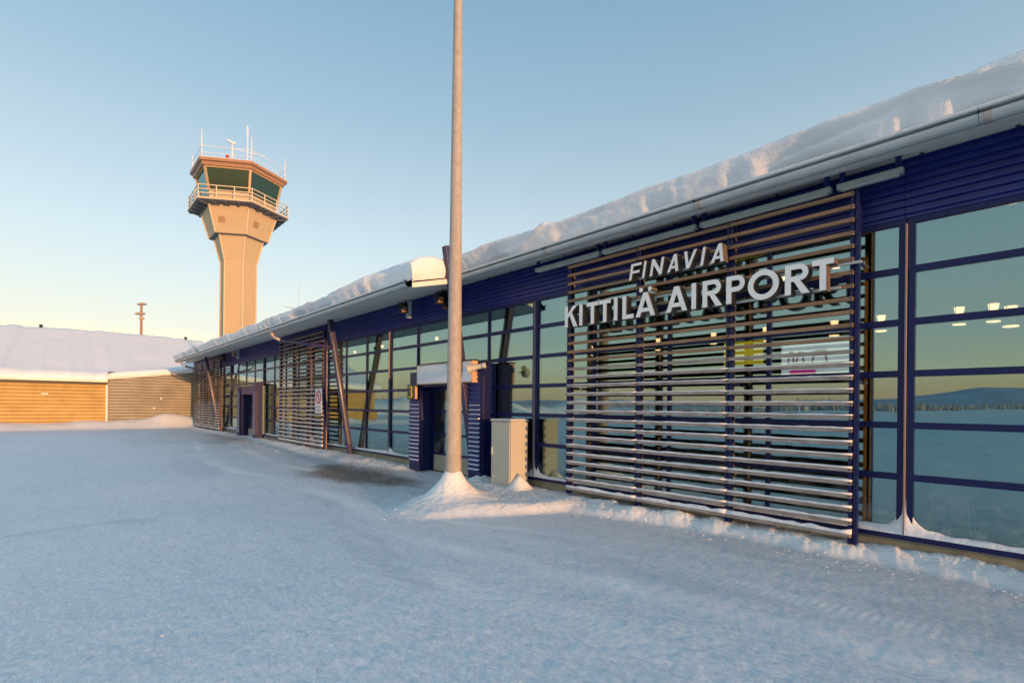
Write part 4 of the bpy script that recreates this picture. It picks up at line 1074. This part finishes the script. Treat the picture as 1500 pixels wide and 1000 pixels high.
# counters and benches
for x0, x1, lb in ((-.9, 2.6, 'long pale counter inside the glass at the right edge of the picture'), (-6.0, -3.6, 'pale counter inside the hall behind the near screen'), (-20.5, -15.0, 'pale counter inside the hall behind the middle strut')):
    t = thing('service_counter', ((x0 + x1) / 2, 2.6, .12), lb, 'counter', 'counters in the hall')
    B(x0, x1, 2.4, 2.46, .35, 1.10).build('front_panel', M['int_wood'], t); B(x0 - .05, x1 + .05, 2.35, 3.0, 1.101, 1.15).build('counter_top', M['int_wood'], t)
    B(x0 + .05, x1 - .05, 2.461, 2.9, .12, 1.10).build('carcass', M['int_dark'], t)
def chair(x, y, rz, label):
    t = thing('cafe_chair', (x, y, .12), label, 'chair', 'chairs by the counters')
    t.rotation_euler = (0, 0, rz)
    def add(nm, mb): 
        me = mb.mesh(nm, M['int_wood'], (0, 0, 0)); o = bpy.data.objects.new(nm, me); col.objects.link(o); o.parent = t
    add('seat', B(-.2, .2, -.2, .2, .43, .46)); add('backrest', B(-.2, .2, .19, .215, .60, .86))
    for i in (-1, 1):
        for j in (-1, 1): add('leg', MB().bar((.17 * i, .17 * j, .43), (.21 * i, .21 * j, 0), .022))
        add('upright', MB().bar((.17 * i, .19, .46), (.17 * i, .21, .85), .02))
for i, (x, y) in enumerate(((-1.2, 1.5), (-.4, 1.7), (.4, 1.45), (1.2, 1.7))): chair(x, y, .5 * i, ORD[i] + ' pale tubular chair from the left before the right-hand counter')
for i, (x, y) in enumerate(((-4.2, 1.6), (-5.2, 1.5))): chair(x, y, -.4 * i, ('right-hand', 'left-hand')[i] + ' one of two pale tubular chairs behind the nearest slatted screen')

# ------------------------------------------------------------------ loose snow and gravel on the ground
def ground_z(s, n):
    s = np.array(s, float); n = np.array(n, float)
    return 0.020 * fbm(s * .22, n * .35, 31, 2) + 0.0022 * fbm(s * 1.6, n * 4.2, 41, 4) + bank_height(s, n)
def scatter(name, S, N, size, m, label, cat, sink=.45):
    rng = np.random.default_rng(12); Z = ground_z(S, N); mb = MB()
    base = np.array([(1, 0, 0), (-.5, .87, 0), (-.5, -.87, 0), (.6, .2, .8), (-.5, .4, .75), (0, -.6, .85)])
    fs = [(0, 1, 4, 3), (1, 2, 5, 4), (2, 0, 3, 5), (3, 4, 5), (0, 2, 1)]
    for s, n, z, r_ in zip(S, N, Z, size):
        a = rng.uniform(0, 6.28); c, s_ = math.cos(a), math.sin(a); k = rng.uniform(.6, 1.3, (6, 3)) * r_
        p = base * k; p = np.stack([p[:, 0] * c - p[:, 1] * s_, p[:, 0] * s_ + p[:, 1] * c, p[:, 2] * .8], -1)
        mb.add([(-s + q[0], -n + q[1], z - r_ * sink + q[2]) for q in p], fs)
    o = mb.build(name, m); return tag(o, label, cat, kind='stuff')
rng = np.random.default_rng(3)
S = []; N = []; Z = []
for _ in range(900):      # crumbs along the foot of the ploughed bank
    s = rng.uniform(-.5, 9.2); ne = float(np.interp(s, [0, 3.8, 4.8, 5.6, 6.1, 6.6, 7.4, 8.0, 8.35, 9.1], [.6, .64, .88, 1.25, 2.3, 3.3, 3.25, 2.5, 1.7, .4]))
    S.append(s); N.append(ne + rng.exponential(.16) - .12); Z.append(.004 + .022 * rng.random() ** 3)
for _ in range(900):       # a few far out over the apron
    s = rng.uniform(-1, 14); S.append(s); N.append(rng.uniform(.8, 9)); Z.append(rng.uniform(.004, .011) * (2 if rng.random() < .03 else 1))
for _ in range(500):       # below the plinth left of the entrance
    s = rng.uniform(11.8, 26); S.append(s); N.append(rng.uniform(.1, 1.5)); Z.append(rng.uniform(.01, .035))
for _ in range(4200):      # grains strewn over the near apron
    a_, r_ = rng.uniform(1.55, 3.25), rng.uniform(2.9, 9.5)
    s, n = -(CAM.x + r_ * math.cos(a_)), -(CAM.y + r_ * math.sin(a_))
    if n < .7: continue
    S.append(s); N.append(n); Z.append(.0022 + .0045 * rng.random() ** 2)
scatter('snow_crumbs', S, N, Z, M['snow'], 'loose crumbs of snow scattered along the ploughed bank and over the apron', 'snow')
S = []; N = []; Z = []
while len(S) < 4600:
    s, n = rng.normal(11.4, 1.7), rng.normal(1.75, .72)
    if n < .3: continue
    S.append(s); N.append(n); Z.append(.006 + .014 * rng.random() ** 2)
scatter('gravel', S, N, Z, M['gravel'], 'dark grit strewn on the snow before the near entrance', 'gravel')
